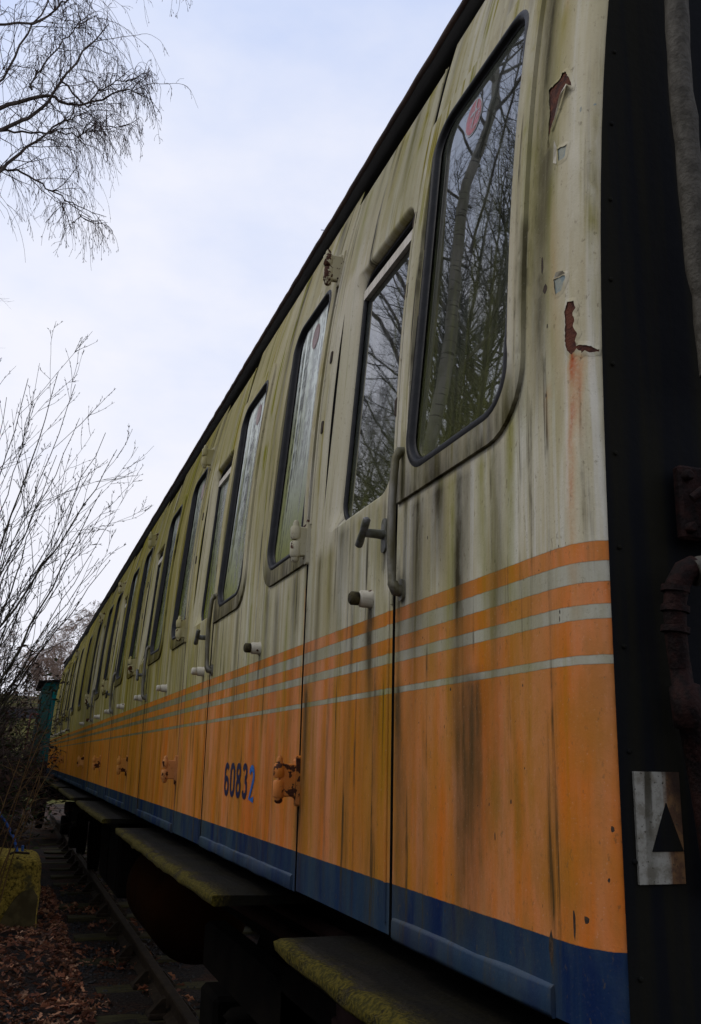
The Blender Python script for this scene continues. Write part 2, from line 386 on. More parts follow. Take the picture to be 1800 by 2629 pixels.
M['bluepipe'] = simple('blue_plastic_pipe', (.012, .085, .36), (.015, .11, .42), 9, .4, .45)
M['girder'] = simple('tarred_girder', (.028, .032, .042), (.05, .05, .055), 3, .8, .2)
M['brick'] = simple('bridge_coping', (.16, .12, .085), (.11, .09, .06), 4, .9, .15)
M['navy'] = simple('navy_transfer', (.010, .012, .045), (.016, .016, .05), 60, .5, .3)
M['brightblue'] = simple('bright_blue_transfer', (.012, .095, .36), (.03, .13, .38), 60, .5, .3)
M['sticker_red'] = simple('faded_red_sticker', (.36, .045, .028), (.30, .07, .05), 40, .10, .6)
M['sticker_pink'] = simple('sun_bleached_sticker', (.24, .13, .115), (.20, .12, .10), 40, .3, .4)
M['sticker_white'] = simple('white_sticker_print', (.38, .36, .33), (.30, .29, .27), 40, .12, .6)
M['plane'] = simple('pale_airliner', (.42, .44, .50), (.38, .40, .46), 1, .5)
def plate_mat():
    n = NT('rust_run_white_plate'); x, y, z = n.xyz()
    k = n.noise((90, 5, 7), 5, .6); b = n.noise(60, 5, .65); f = n.noise(260, 3)
    xj = n.add(x, n.mul(n.sub(k, .5), .022))
    col = n.mix(n.ss(b, .42, .62), (.24, .235, .20), (.15, .14, .11))
    drip = n.mul(n.ss(xj, .739, .744), n.ss(xj, .757, .750)); col = n.mix(n.mul(drip, n.ss(z, -.118, -.010, .35, .95)), col, (.030, .026, .014))
    col = n.mix(n.mul(n.ss(xj, .769, .778), .9), col, n.mix(n.ss(b, .4, .6), (.13, .055, .008), (.06, .022, .006)))
    col = n.mix(n.ss(n.add(xj, n.mul(z, .35)), .763, .781, 0, .8), col, (.012, .006, .004))
    col = n.mix(n.ss(f, .62, .72), col, (.03, .025, .015))
    return n.end(n.bsdf(col, .7, .2, normal=n.bump(b, .0015, .7)))
M['white'] = plate_mat()
M['pipe'] = simple('flaking_grey_pipe', (.060, .054, .042), (.032, .028, .020), (60, 60, 40), .75, .25, bump=.004, bsc=120)
M['rotten'] = simple('rotted_maroon_hose', (.0045, .0016, .0014), (.014, .0042, .003), 60, .8, .15, bump=.004, bsc=140)

# ------------------------------------------------------------------ the carriage side surface
D, ZG, ZB, ZT = .6805, 1.6935, -.303, 1.640
YE, YF = 1.012, 19.72
def surf(y, z, out=0.0):
    y = np.asarray(y, float); z = np.asarray(z, float); t = z - .4472
    x = D + .0392 * t ** 2 + .02 * t + .032 * t ** 3 + .0047 * t ** 4
    k2 = np.clip((y - 19.3) / .4, 0, 1)
    return x + .05 * k2 * k2 - out
YC, CX, CY = 1.14, .036, .103          # where the side starts to round into the cab end, and by how much
def side_pos(y, z, out=0.0):
    y = np.asarray(y, float); t = np.clip((YC - y) / (YC - YE), 0, 1); x = surf(y, z)
    tx, ty = -CY * 1.25 * np.maximum(1 - t, 1e-9) ** .25, -CX * 2.6 * t ** 1.6; l = np.hypot(tx, ty); on = t > 0
    return (np.where(on, x + CX * t ** 2.6 + out * tx / l, x - out), np.where(on, YC - CY * (1 - (1 - t) ** 1.25) + out * ty / l, y))
def side_param(y):                      # distance along the unrolled side for a point already bent round the corner
    u = np.clip(1 - (YC - y) / CY, 0, 1); return np.where(y < YC, YC - (YC - YE) * (1 - u ** .8), y)
def P3(y, z, out=0.0):
    a, b = side_pos(y, z, out); return (float(a), float(b), float(z))
P_, DW = 1.87, .62
DOORS = [1.705 + P_ * i for i in (0, 1, 2, 3, 4, 6, 7, 8)]
GAPBAY = 1.705 + P_ * 5
def rrect(y0, y1, z0, z1, r, n=7):
    if not hasattr(r, '__len__'): r = (r, r, r, r)           # bl, br(y1), tr, tl
    pts = []
    for (cy, cz, a0, rad) in ((y0 + r[0], z0 + r[0], 180, r[0]), (y1 - r[1], z0 + r[1], 270, r[1]), (y1 - r[2], z1 - r[2], 0, r[2]), (y0 + r[3], z1 - r[3], 90, r[3])):
        for i in range(n + 1):
            a = R(a0 + 90 * i / n); pts.append((cy + rad * math.cos(a), cz + rad * math.sin(a)))
    return pts
def subdiv(loop, step):
    o = []
    for i, a in enumerate(loop):
        b = loop[(i + 1) % len(loop)]; d = math.hypot(b[0] - a[0], b[1] - a[1]); k = max(1, int(math.ceil(d / step)))
        for j in range(k): o.append((a[0] + (b[0] - a[0]) * j / k, a[1] + (b[1] - a[1]) * j / k))
    return o
def inside(poly, pts):
    pts = np.asarray(pts); x, y = pts[:, 0], pts[:, 1]; r = np.zeros(len(pts), bool); n = len(poly)
    for i in range(n):
        x0, y0 = poly[i]; x1, y1 = poly[(i + 1) % n]
        c = ((y0 > y) != (y1 > y))
        with np.errstate(divide='ignore', invalid='ignore'):
            r ^= c & (x < (x1 - x0) * (y - y0) / (y1 - y0 + 1e-15) + x0)
    return r
def ldist(loop, pts):
    d = np.full(len(pts), 9.)
    for i, a in enumerate(loop):
        b = loop[(i + 1) % len(loop)]; a = np.array(a); b_ = np.array(b); ab = b_ - a; l2 = ab @ ab + 1e-12
        t = np.clip(((pts - a) @ ab) / l2, 0, 1); d = np.minimum(d, np.hypot(*(pts - a - t[:, None] * ab).T))
    return d
def panel(outer, holes=(), patches=(), gy=.03, gz=.05):
    """conforming triangulation of an outline with holes; patches carry their own material index"""
    step = min(gy, gz)
    loops = [subdiv(outer, step * 1.6)] + [subdiv(h, step * 1.2) for h in holes] + [subdiv(p, .004) for p, _ in patches]
    a = np.array(outer); y0, z0 = a.min(0); y1, z1 = a.max(0)
    ys = np.linspace(y0, y1, max(2, int((y1 - y0) / gy) + 1)); zs = np.linspace(z0, z1, max(2, int((z1 - z0) / gz) + 1))
    g = np.array([(y + (.5 * gy if j % 2 else 0), z) for j, z in enumerate(zs) for y in ys])
    keep = inside(outer, g)
    for h in holes: keep &= ~inside(h, g)
    for l in loops:
        keep[keep] &= ldist(l, g[keep]) > step * .35 * (1 if len(l) > 3 else 1)
    g = g[keep]
    verts = []; edges = []
    for l in loops:
        b = len(verts); verts += l; edges += [(b + i, b + (i + 1) % len(l)) for i in range(len(l))]
    verts += [tuple(p) for p in g]
    r = delaunay_2d_cdt([Vector(v) for v in verts], edges, [], 0, 1e-7, False)
    V = np.array([tuple(v) for v in r[0]]); F = np.array([f for f in r[2] if len(f) == 3])
    c = V[F].mean(1); k = inside(outer, c)
    for h in holes: k &= ~inside(h, c)
    F = F[k]; c = c[k]; mi = np.zeros(len(F), int)
    for p, i in patches: mi[inside(p, c)] = i
    # counter-clockwise in (y,z) seen from -x needs reversing: outward is -x
    ar = np.cross(V[F[:, 1]] - V[F[:, 0]], V[F[:, 2]] - V[F[:, 0]]); F[ar > 0] = F[ar > 0][:, ::-1]
    return V, F, mi
def boundary(F):
    s = {}
    for f in F:
        for i in range(3):
            e = (int(f[i]), int(f[(i + 1) % 3])); k = (min(e), max(e)); s[k] = None if k in s else e
    return [e for e in s.values() if e]

# ---- weathering runs, laid down as shapes of their own on the paint
class Stain:
    def __init__(s): s.l = []
    def add(s, y, zt, ln, w, k, ch, head=.012): s.l.append((y, zt, ln, w, k, ch, head))
    def eval(s, y, z):
        o = np.zeros((len(y), 4)); lo, hi = y.min() - .1, y.max() + .1
        for (yc, zt, ln, w, k, ch, hd) in s.l:
            if yc < lo - 3 * w or yc > hi + 3 * w: continue
            t = (zt - z) / ln; ww = w * (1 + .5 * np.clip(t, 0, 1))
            m = k * np.exp(-((y - yc - .006 * np.sin(z * 9 + yc * 40)) / ww) ** 2) * np.clip((zt - z) / hd, 0, 1) * np.clip(1 - t, 0, 1) ** .8
            o[:, ch] = 1 - (1 - o[:, ch]) * (1 - np.clip(m, 0, 1))
        return o
ST = Stain()
r2 = np.random.default_rng(3)
for i in range(330):                                        # runs from the gutter
    y = YE + (YF - YE) * r2.random(); ST.add(y, 1.63 - .02 * r2.random(), .15 + .75 * r2.random() ** 2, .006 + .022 * r2.random(), .35 + .5 * r2.random(), int(r2.random() < .38))
for i in range(420):                                        # random runs on the lower panels
    y = YE + (YF - YE) * r2.random(); ST.add(y, .5 - .7 * r2.random() ** 1.5, .2 + .8 * r2.random(), .006 + .026 * r2.random() ** 2, .2 + .5 * r2.random(), 0 if r2.random() < .6 else 1, .25)
for y, zt, ln, w, k, ch in [                                 # runs of the nearest panel and the first doors, as seen
    (1.450, .50, .95, .018, .70, 0), (1.425, .50, .9, .010, .75, 1), (1.395, .495, .75, .016, .45, 1), (1.33, .505, .55, .012, .60, 0), (1.245, .55, .75, .010, .55, 0),
    (1.228, .60, .5, .008, .5, 0), (1.60, .49, .35, .03, .45, 1), (1.50, .495, .2, .02, .6, 1), (1.37, .15, .42, .030, .60, 1), (1.40, .10, .36, .02, .5, 1), (1.29, .0, .25, .02, .35, 0),
    (1.115, .90, .55, .010, .45, 0), (1.115, 1.2, .3, .012, .55, 0), (1.135, .95, .4, .012, .40, 1), (1.14, .73, .25, .008, .5, 1), (1.158, 1.4, .95, .016, .62, 1), (1.148, 1.4, 1.0, .022, .45, 0), (1.175, 1.0, .7, .010, .4, 0), (1.195, 1.38, .9, .006, .9, 0), (1.199, .85, .35, .004, .9, 1), (1.30, 1.62, .22, .020, .9, 0), (1.36, 1.63, .16, .016, .8, 0), (1.27, 1.63, .3, .010, .6, 0), (1.80, 1.55, .25, .014, .85, 0), (1.87, 1.56, .3, .010, .75, 0), (1.95, 1.57, .32, .016, .8, 0), (1.99, 1.57, .2, .008, .7, 1), (2.2, 1.57, .5, .012, .5, 0),
    (1.675, .36, .18, .018, .75, 1), (1.69, .14, .42, .016, .55, 1), (1.715, .33, .6, .012, .6, 0), (1.745, .33, .5, .02, .55, 0), (1.79, .15, .43, .010, .4, 1), (1.765, .15, .45, .016, .55, 0),
    (1.838, .318, .26, .009, .95, 1), (1.842, .30, .13, .014, .6, 1), (1.77, .43, .05, .006, .9, 1), (1.80, .54, .3, .012, .4, 0), (1.93, .53, .42, .010, .55, 0), (2.05, .53, .3, .02, .35, 1),
    (2.13, .53, .8, .012, .45, 0), (2.22, .5, .7, .012, .4, 1), (2.26, .2, .45, .02, .55, 0), (2.29, .18, .4, .012, .55, 1), (2.335, -.10, .12, .010, .95, 1), (2.322, -.09, .1, .008, .9, 1),
    (2.50, .48, .7, .014, .55, 0), (2.44, .0, .2, .02, .5, 0), (2.62, .48, .6, .02, .35, 1), (2.70, .48, .5, .014, .45, 0), (2.806, .30, .12, .007, .8, 1), (2.95, .5, .8, .016, .55, 0), (3.03, .6, .6, .01, .5, 0)]:
    ST.add(y, zt, ln, w * 1.35, min(1, k * 1.5), ch)
ST.add(1.068, .572, .24, .0036, 1.0, 2); ST.add(1.068, .57, .12, .006, .9, 2); ST.add(1.050, .562, .15, .0055, 1.0, 2); ST.add(1.068, .50, .34, .006, .8, 2, .1); ST.add(1.058, .565, .05, .018, .45, 2)
ST.add(1.104, .87, .38, .007, .35, 2, .15); ST.add(1.111, 1.33, .16, .003, .6, 2); ST.add(1.08, 1.30, .1, .002, .4, 2); ST.add(1.128, .53, .07, .0035, .55, 2)
for a in DOORS:
    for e in (a, a + DW):
        ST.add(e + .012, 1.6, 3.8, .006, .75, 3, .02); ST.add(e - .012, 1.6, 3.8, .005, .6, 3, .02)
        ST.add(e + .03 * r2.random(), .5, .9, .014, .6, 0); ST.add(e - .02, .4, .8, .010, .6, 1)
        ST.add(e + .006, .1 + .5 * r2.random(), .5, .003, .7, 2, .05)
    for zz in (1.325, .52, -.09): ST.add(a + DW + .012, zz, .16, .012, .8, 1)
    ST.add(a + .133, .312, .16, .009, .75, 1); ST.add(a + DW + .478, .305, .13, .008, .7, 1)
    for q in (-.44, -.1, .70, 1.0): ST.add(a + q + .04 * r2.random(), .495, .3 + .4 * r2.random(), .02, .6, 1); ST.add(a + q + .08 * r2.random(), .495, .3 + .5 * r2.random(), .012, .6, 0)
    for q in np.arange(.05, .42, .05): ST.add(a + q + .02 * r2.random(), .535, .15 + .35 * r2.random(), .010, .5 * r2.random() + .1, 1)
def surf_mesh(mb, V, F, mi, out=0.0, edge=0.0, edge_mi=None):
    X, Yp = side_pos(V[:, 0], V[:, 1], out); pts = np.column_stack([X, Yp, V[:, 1]])
    b = mb.n; mb.v += [tuple(p) for p in pts]; mb.n += len(pts)
    for f, m in zip(F, mi): mb.f.append(tuple(int(i) + b for i in f)); mb.m.append(int(m)); mb.sm.append(True)
    if edge:
        for (i, j) in boundary(F):
            p, q = pts[i], pts[j]; e = np.array([edge, 0, 0])
            mb.add([p, p + e, q + e, q], [(0, 1, 2, 3)], False, edge_mi if edge_mi is not None else 0)
def stain_of(mb):
    a = np.array(mb.v); return ST.eval(side_param(a[:, 1]), a[:, 2])

coach = tag(empty('railway_carriage', (2.09, YE, -1.62)), 'long weathered cream and orange passenger carriage with slam doors and a blue lower band', 'railway carriage')

# ---- window layout
WZ0, WZ1 = .547, 1.345
WINS = []        # (gasket y0,y1, frame y0,y1, glass, sticker, side)
for i, a in enumerate(DOORS):
    yr = (1.236, 1.648) if i == 0 else (a - .472, a - .068)
    fr = (yr[0] - .046, a - .006)
    WINS.append((*yr, *fr, 'glass_clear' if i == 0 else ('glass_green' if i > 1 else 'glass_frost'), 'red' if i == 0 else 'pink', 'r'))
    yl = (a + DW + .047, a + DW + .425)
    WINS.append((*yl, yl[0] - .040, yl[1] + .058, 'glass_frost' if i == 0 else 'glass_green', 'pink', 'l'))
WINS[2] = (*WINS[2][:4], 'glass_frost', 'pink', 'r')
WINS.append((GAPBAY + .05, GAPBAY + .45, GAPBAY, GAPBAY + .5, 'glass_green', None, 'x'))
# ---- body side with door and window openings
patch_P1 = [(1.092, 1.061), (1.079, 1.037), (1.071, 1.014), (1.089, 1.033), (1.1, 1.018), (1.105, .994), (1.12, .979), (1.133, .949), (1.133, 1.008), (1.14, 1.059), (1.11, 1.055), (1.101, 1.062)]
patch_P2 = [(1.105, .924), (1.093, .92), (1.078, .917), (1.085, .894), (1.096, .896), (1.101, .897)]
patch_P3 = [(1.107, .698), (1.091, .697), (1.077, .695), (1.075, .689), (1.08, .68), (1.087, .671), (1.101, .67)]
patch_P4 = [(1.074, .649), (1.06, .646), (1.056, .634), (1.062, .627), (1.058, .616), (1.061, .607), (1.052, .592), (1.058, .583), (1.055, .576), (1.037, .572), (1.0165, .561), (1.018, .557), (1.033, .558), (1.041, .562), (1.047, .558), (1.056, .568), (1.065, .561), (1.075, .571), (1.081, .588), (1.079, .613), (1.081, .635)]
def chip(y, z, w, h, n=7):
    return [(y + w * math.cos(6.283 * i / n) * (.7 + .5 * random.random()), z + h * math.sin(6.283 * i / n) * (.7 + .5 * random.random())) for i in range(n)]
patches = [(patch_P1, 1), (patch_P2, 2), (patch_P3, 2), (patch_P4, 1)]
for (y, z, w, h) in [(1.053, .967, .003, .006), (1.027, .966, .003, .002), (1.14, .74, .004, .018), (1.131, .694, .006, .008), (1.096, -.187, .003, .018), (1.072, -.181, .006, .005),
                     (1.026, -.073, .003, .004), (1.034, -.132, .002, .003), (1.151, -.225, .006, .022), (1.124, .630, .0025, .005), (1.128, .521, .0025, .004),
                     (1.203, .79, .006, .022), (1.200, .735, .005, .03), (1.200, .67, .004, .014), (1.199, 1.19, .0022, .03), (1.196, 1.30, .002, .02), (1.25, -.05, .0025, .004), (1.3, -.1, .002, .006), (1.45, .12, .003, .003), (1.55, .4, .002, .004)]:
    patches.append((chip(y, z, w, h), 3 if z < .9 or w < .0026 else 2))
qc = np.random.default_rng(44)
for _ in range(46):
    y, z = 1.03 + .62 * qc.random(), -.26 + 1.75 * qc.random()
    if 1.18 < y and .49 < z < 1.42: continue
    if any(abs(y - 1.09) < .06 and a < z < b for a, b in ((.54, .72), (.88, 1.1))): continue
    patches.append((chip(y, z, .0007 + .0012 * qc.random(), .001 + .0035 * qc.random() ** 2, 5), 3))
body = MB()
cuts = [YE] + sorted(sum(([a - .004, a + DW + .010] for a in DOORS), [])) + [YF]
for i in range(0, len(cuts), 2):
    y0, y1 = cuts[i], cuts[i + 1]
    hs = [rrect(w[0] + .004, w[1] - .004, WZ0 + .004, WZ1 - .004, .07) for w in WINS if w[0] > y0 and w[1] < y1]
    gy = .011 if i == 0 else (.014 if i == 2 else (.03 if y0 < 7 else .06))
    gz = .035 if i <= 2 else .07
    V, F, mi = panel([(y0, ZB), (y1, ZB), (y1, ZT), (y0, ZT)], hs, patches if i == 0 else [], gy, gz)
    surf_mesh(body, V, F, mi, 0, .035, 5)
# header above each door (a shallow recess under the gutter)
for a in DOORS:
    V, F, mi = panel([(a - .004, 1.592), (a + DW + .004, 1.592), (a + DW + .004, ZT), (a - .004, ZT)], (), (), .05, .03)
    surf_mesh(body, V, F, mi, -.016, .02)
# ragged paint rims standing up round every bare patch
rq = np.random.default_rng(6)
for pl_, hh in ((patch_P1, .0028), (patch_P2, .0022), (patch_P3, .0022), (patch_P4, .0020)):
    lp = np.array(subdiv(pl_, .0045)); nb = len(lp); tg = np.roll(lp, -1, 0) - np.roll(lp, 1, 0); tg /= np.linalg.norm(tg, axis=1)[:, None] + 1e-9
    ar = sum(lp[i - 1, 0] * lp[i, 1] - lp[i, 0] * lp[i - 1, 1] for i in range(nb)); nn = np.column_stack([tg[:, 1], -tg[:, 0]]) * (1 if ar > 0 else -1)
    lift = hh * (.25 + .9 * rq.random(nb)); lift = (lift + np.roll(lift, 1) + np.roll(lift, -1)) / 3; jit = .0011 * rq.standard_normal((nb, 1))
    body.loops([[P3(*(p + n_ * .0055), .0002) for p, n_ in zip(lp, nn)], [P3(*(p + n_ * .002), l * .6) for p, n_, l in zip(lp, nn, lift)], [P3(*(p - n_ * (.0004 + abs(j[0]))), l) for p, n_, l, j in zip(lp, nn, lift, jit)]], True, True, 0)
# lifted flakes round the tear
fl = [(1.089, 1.033), (1.077, 1.02), (1.094, 1.013), (1.119, .967), (1.123, .967), (1.105, .994)]
body.add([P3(*fl[0], .002), P3(*fl[1], .010), P3(*fl[2], .009), P3(*fl[3], .004), P3(*fl[4], .002), P3(*fl[5], .003)], [(0, 5, 2, 1), (5, 4, 3, 2)], False, 4)
body.add([P3(1.105, .924, .001), P3(1.107, .94, .006), P3(1.110, .90, .004), P3(1.105, .897, .001)], [(0, 3, 2, 1)], False, 4)
body.add([P3(1.107, .698, .001), P3(1.095, .704, .005), P3(1.08, .700, .005), P3(1.077, .695, .001)], [(0, 3, 2, 1)], False, 4)
o = body.build('body_side', [M['paint'], M['rust'], M['greyflake'], M['darkchip'], M['flake'], M['soffit']], coach, stain_of(body))
# turned lip along the foot of each fixed panel
for i in range(0, len(cuts), 2):
    lip = MB(); y0, y1 = (1.145 if i == 0 else cuts[i] + .02), cuts[i + 1] - .012
    n = max(4, int((y1 - y0) / .08)); ys = np.linspace(y0, y1, n); rr_ = np.random.default_rng(i)
    prof = [(-.266, -.001), (-.268, .004), (-.272, .0058), (-.298, .0064), (-.304, .004), (-.305, -.012)]
    rings = [[P3(y, zz + .0012 * rr_.standard_normal(), oo) for (zz, oo) in prof] for y in ys]
    lip.loops(rings, False, True)
    for r_ in (rings[0], rings[-1]): lip.add(r_, [tuple(range(len(r_)))])
    lst = stain_of(lip); lst[:, 3] = np.maximum(lst[:, 3], np.where(np.array(lip.v)[:, 2] > -.271, .75, .12))
    lip.build('bottom_lip', M['paint'], coach, lst)
# ---- shell, roof, gutter, floor
shell = MB()
prof = [(z, .10) for z in np.linspace(-.30, 1.62, 8)]
shell.loops([[(float(surf(y, z)) + .10, y, z) for z, _ in prof] for y in (1.19, YF - .012)], False)
shell.box(.80, 3.40, 1.19, YF - .012, -.36, -.31)
far_side = [(3.5 - float(surf(5, z)) + D, z) for z in np.linspace(-.3, 1.64, 8)]
shell.loops([[(x, y, z) for x, z in far_side] for y in (1.14, YF)], False)
shell.build('body_shell', M['under'], coach)
roof = MB()
arc = [(float(surf(5, 1.69)) + .012, 1.694)] + [(2.09 - 1.262 * math.cos(R(a)), 1.690 + .50 * math.sin(R(a))) for a in np.linspace(2, 178, 30)]
roof.loops([[(x + (2.09 - x) * k, y, z - .25 * k) for x, z in arc] for y, k in ((1.045, .10), (1.10, .03), (1.25, 0), (YF, 0))], False)
roof.build('roof', M['roof'], coach)
gut = MB()
gp = [(.004, 1.692), (-.020, 1.697), (-.024, 1.691), (-.023, 1.682), (-.016, 1.677)]
gq = [(-.016, 1.677), (-.010, 1.645), (.004, 1.632), (.02, 1.632)]
rr_ = np.random.default_rng(11)
ys = np.concatenate([np.concatenate([np.linspace(YE, 1.165, 14)[:-1], np.linspace(1.165, 5, 90)]), np.linspace(5.1, YF, 120)])
wv = [.0016 * rr_.standard_normal() for _ in ys]
def gpt(y, o_, z): p = P3(y, 1.64, -o_); return (p[0], p[1], z)
gut.loops([[gpt(y, a, b + w) for a, b in gp] for y, w in zip(ys, wv)], False, mi=0)
gut.loops([[gpt(y, a, b + w * .4) for a, b in gq] for y, w in zip(ys, wv)], False, mi=1)
gut.build('gutter', [M['gutter'], M['soffit']], coach)

# ---- windows
def build_window(w):
    g0, g1, f0, f1, gl, stick, side = w
    rc = .3 if gl == 'glass_clear' else .6
    rad = (.075,) * 4
    oL = rrect(g0, g1, WZ0, WZ1, rad, 8)
    if side == 'r': orr = (.11, .004, .004, .06)
    elif side == 'l': orr = (.004, .11, .06, .004)
    else: orr = (.08,) * 4
    z0, z1 = .500, 1.392
    fo = rrect(f0, f1, z0, z1, orr, 8)
    near = g0 < 4
    V, F, mi = panel(fo, [oL], (), .02 if near else .05, .04 if near else .08)
    mb = MB(); surf_mesh(mb, V, F, mi, .0075, .0085)
    at = stain_of(mb); a = np.array(mb.v); at[:, 1] = np.maximum(at[:, 1], np.clip((.64 - a[:, 2]) / .16, 0, .72)); at[:, 0] = np.maximum(at[:, 0], np.clip((.60 - a[:, 2]) / .16, 0, .5) * (np.sin(a[:, 1] * 37) > 0))
    wo = mb.build('window', M['paint'], coach, at)
    gk = MB(); rings = []
    for ins, dep in ((-.003, .0078), (.001, .0085 + .003 * rc), (.008, .0085 + .003 * rc), (.012, .005), (.014, .001 - .004 * rc), (.016, -.0125 * rc), (.019, -.014 * rc)):
        rings.append([P3(y, z, dep) for y, z in rrect(g0 + ins, g1 - ins, WZ0 + ins, WZ1 - ins, tuple(max(.01, r - ins) for r in rad), 8)])
    gk.loops(rings); gk.build('gasket', M['rubber'], wo)
    xa, xb = float(surf((g0 + g1) / 2, WZ0)), float(surf((g0 + g1) / 2, WZ1))
    def pl(y, z, o=0): return (xa + (xb - xa) * (z - WZ0) / (WZ1 - WZ0) + .0135 * rc - o, y, z)
    pn = MB(); pp = rrect(g0 + .012, g1 - .012, WZ0 + .012, WZ1 - .012, .06, 8)
    pn.prism(pp[::-1], lambda p: pl(*p), lambda p: pl(p[0], p[1], -.006))
    pn.build('pane', M[gl], wo)
    if stick:
        sy, sz = (1.482, 1.262) if stick == 'red' else (g0 + .20, 1.262)
        rad_ = .038
        sb = MB()
        def ell(cy, cz, ry, rz, n=28): return [(cy + ry * math.cos(2 * math.pi * i / n), cz + rz * math.sin(2 * math.pi * i / n)) for i in range(n)]
        def disc(poly, o, mi_): sb.add([pl(y, z, o) for y, z in poly], [tuple(range(len(poly)))[::-1]], False, mi_)
        disc(ell(sy, sz, rad_, rad_ * 1.06), .0010, 1); disc(ell(sy, sz, rad_ * .90, rad_ * .96), .0016, 0)
        if stick == 'red':      # pale bar, stem and ragged scuffs
            disc([(sy + .014, sz + .006), (sy + .014, sz + .012), (sy - .016, sz + .012), (sy - .016, sz + .006)], .0022, 1)
            disc([(sy + .004, sz - .022), (sy + .008, sz - .020), (sy - .006, sz + .006), (sy - .010, sz + .004)], .0022, 1)
            disc([(sy - .012, sz + .012), (sy - .006, sz + .012), (sy - .012, sz + .034), (sy - .017, sz + .031)], .0022, 1)
            q = np.random.default_rng(5)
            for _ in range(16):
                cy, cz = sy - .012 + .013 * q.standard_normal(), sz - .006 + .018 * q.standard_normal()
                if math.hypot(cy - sy, cz - sz) > .034: continue
                l, a_ = .004 + .006 * q.random(), q.random() * 3
                dy, dz = math.cos(a_) * l, math.sin(a_) * l
                disc([(cy - dy, cz - dz), (cy - dy * .2 + dz * .14, cz - dz * .2 - dy * .14), (cy + dy, cz + dz), (cy + dy * .2 - dz * .14, cz + dz * .2 + dy * .14)], .0022, 1)
        sb.build('sticker', [M['sticker_red'] if stick == 'red' else M['sticker_pink'], M['sticker_white'] if stick == 'red' else M['sticker_pink']], wo)
for w in WINS: build_window(w)

# ---- doors
def hinge(parent, y, z, long=.048, h=.082):
    mb = MB(); k = h / .082
    # flange on the door edge, arm and split knuckle standing off the side
    fl_ = rrect(y - .019, y - .003, z - .062 * k, z + .058 * k, .007, 4)
    mb.prism(fl_[::-1], lambda p: P3(p[0], p[1], .011), lambda p: P3(p[0], p[1], -.002))
    x = float(surf(y, z))
    mb.box(x - long, x - .004, y - .012, y + .006, z - .040 * k, z + .038 * k, .003)
    mb.box(x - .012, x + .002, y - .004, y + .018, z - .045 * k, z + .050 * k, .004)
    c = (x - long, y - .002)
    for a, b in ((-.044, .0), (.003, .040)):
        mb.tube([(c[0], c[1], z + (a + .001) * k), (c[0], c[1], z + (a + .006) * k), (c[0], c[1], z + (b - .006) * k), (c[0], c[1], z + (b - .001) * k)], [.0115, .0145, .0145, .0115], 10)
    mb.tube([(c[0], c[1], z + .034 * k), (c[0], c[1], z + .049 * k), (c[0], c[1], z + .056 * k)], [.008, .008, .004], 8)
    mb.tube([(c[0], c[1], z - .056 * k), (c[0], c[1], z - .052 * k), (c[0], c[1], z - .042 * k)], [.005, .010, .010], 8)
    at = stain_of(mb); at[:, 0] *= .3; at[:, 1] *= .3; at[:, 2] = 0
    mb.build('hinge', M['hinge'], parent, at)
def bump_stop(parent, y, z):
    x = float(surf(y, z)); mb = MB(); near = y < 3.3
    mb.tube([(x + .004, y, z), (x - .003, y, z), (x - .005, y, z), (x - .024, y, z), (x - .027, y, z), (x - .029, y, z), (x - .030, y, z), (x - .045, y, z), (x - .049, y, z)], [.020, .0205, .0185, .0180, .0150, .0125, .0145, .0145, .010], 14)
    for i_, f_ in enumerate(mb.f):
        if near and max(mb.v[j][0] for j in f_) < x - .0285: mb.m[i_] = 1
    mb.build('door_stop', [M['stop'], M['cap']], parent)
def grab(parent, y, zb, zt, name='grab_handle'):
    mb = MB(); x0 = float(surf(y, zb)); x1 = float(surf(y, zt)); so = .022
    pts = [(x1 - .001, y, zt + .002), (x1 - so * .7, y, zt + .001), (x1 - so, y, zt - .012)]
    for t in np.linspace(.05, .95, 9): pts.append((x1 + (x0 - x1) * t - so - .006 * math.sin(math.pi * t), y, zt + (zb - zt) * t))
    pts += [(x0 - so, y, zb + .012), (x0 - so * .7, y, zb - .001), (x0 - .001, y, zb - .002)]
    rad = [.011, .0105, .0092] + [.0086] * 9 + [.0105, .0125, .013]
    mb.tube(pts, rad, 10)
    for zz in (zb, zt):
        l = rrect(y - .014, y + .014, zz - .022, zz + .02, .012, 5)
        mb.prism(l[::-1], lambda p: P3(p[0], p[1], .006), lambda p: P3(p[0], p[1], -.002))
    mb.build(name, M['handle'], parent)
def t_handle(parent, y, z, ang):
    x = float(surf(y, z)); mb = MB()
    l = rrect(y - .014, y + .012, z - .038, z + .034, .011, 5)
    mb.prism(l[::-1], lambda p: P3(p[0], p[1], .006), lambda p: P3(p[0], p[1], -.002))
    mb.tube([(x, y, z), (x - .018, y, z), (x - .046, y, z)], [.0115, .0095, .009], 10)
    dy, dz = math.sin(ang) * .034, math.cos(ang) * .034
    mb.tube([(x - .050, y + dy * s_ , z + dz * s_) for s_ in (-1.05, -.95, -.5, 0, .5, .95, 1.05)], [.004, .0082, .0085, .0075, .0085, .0082, .004], 10)
    mb.build('door_handle', M['tee'], parent)
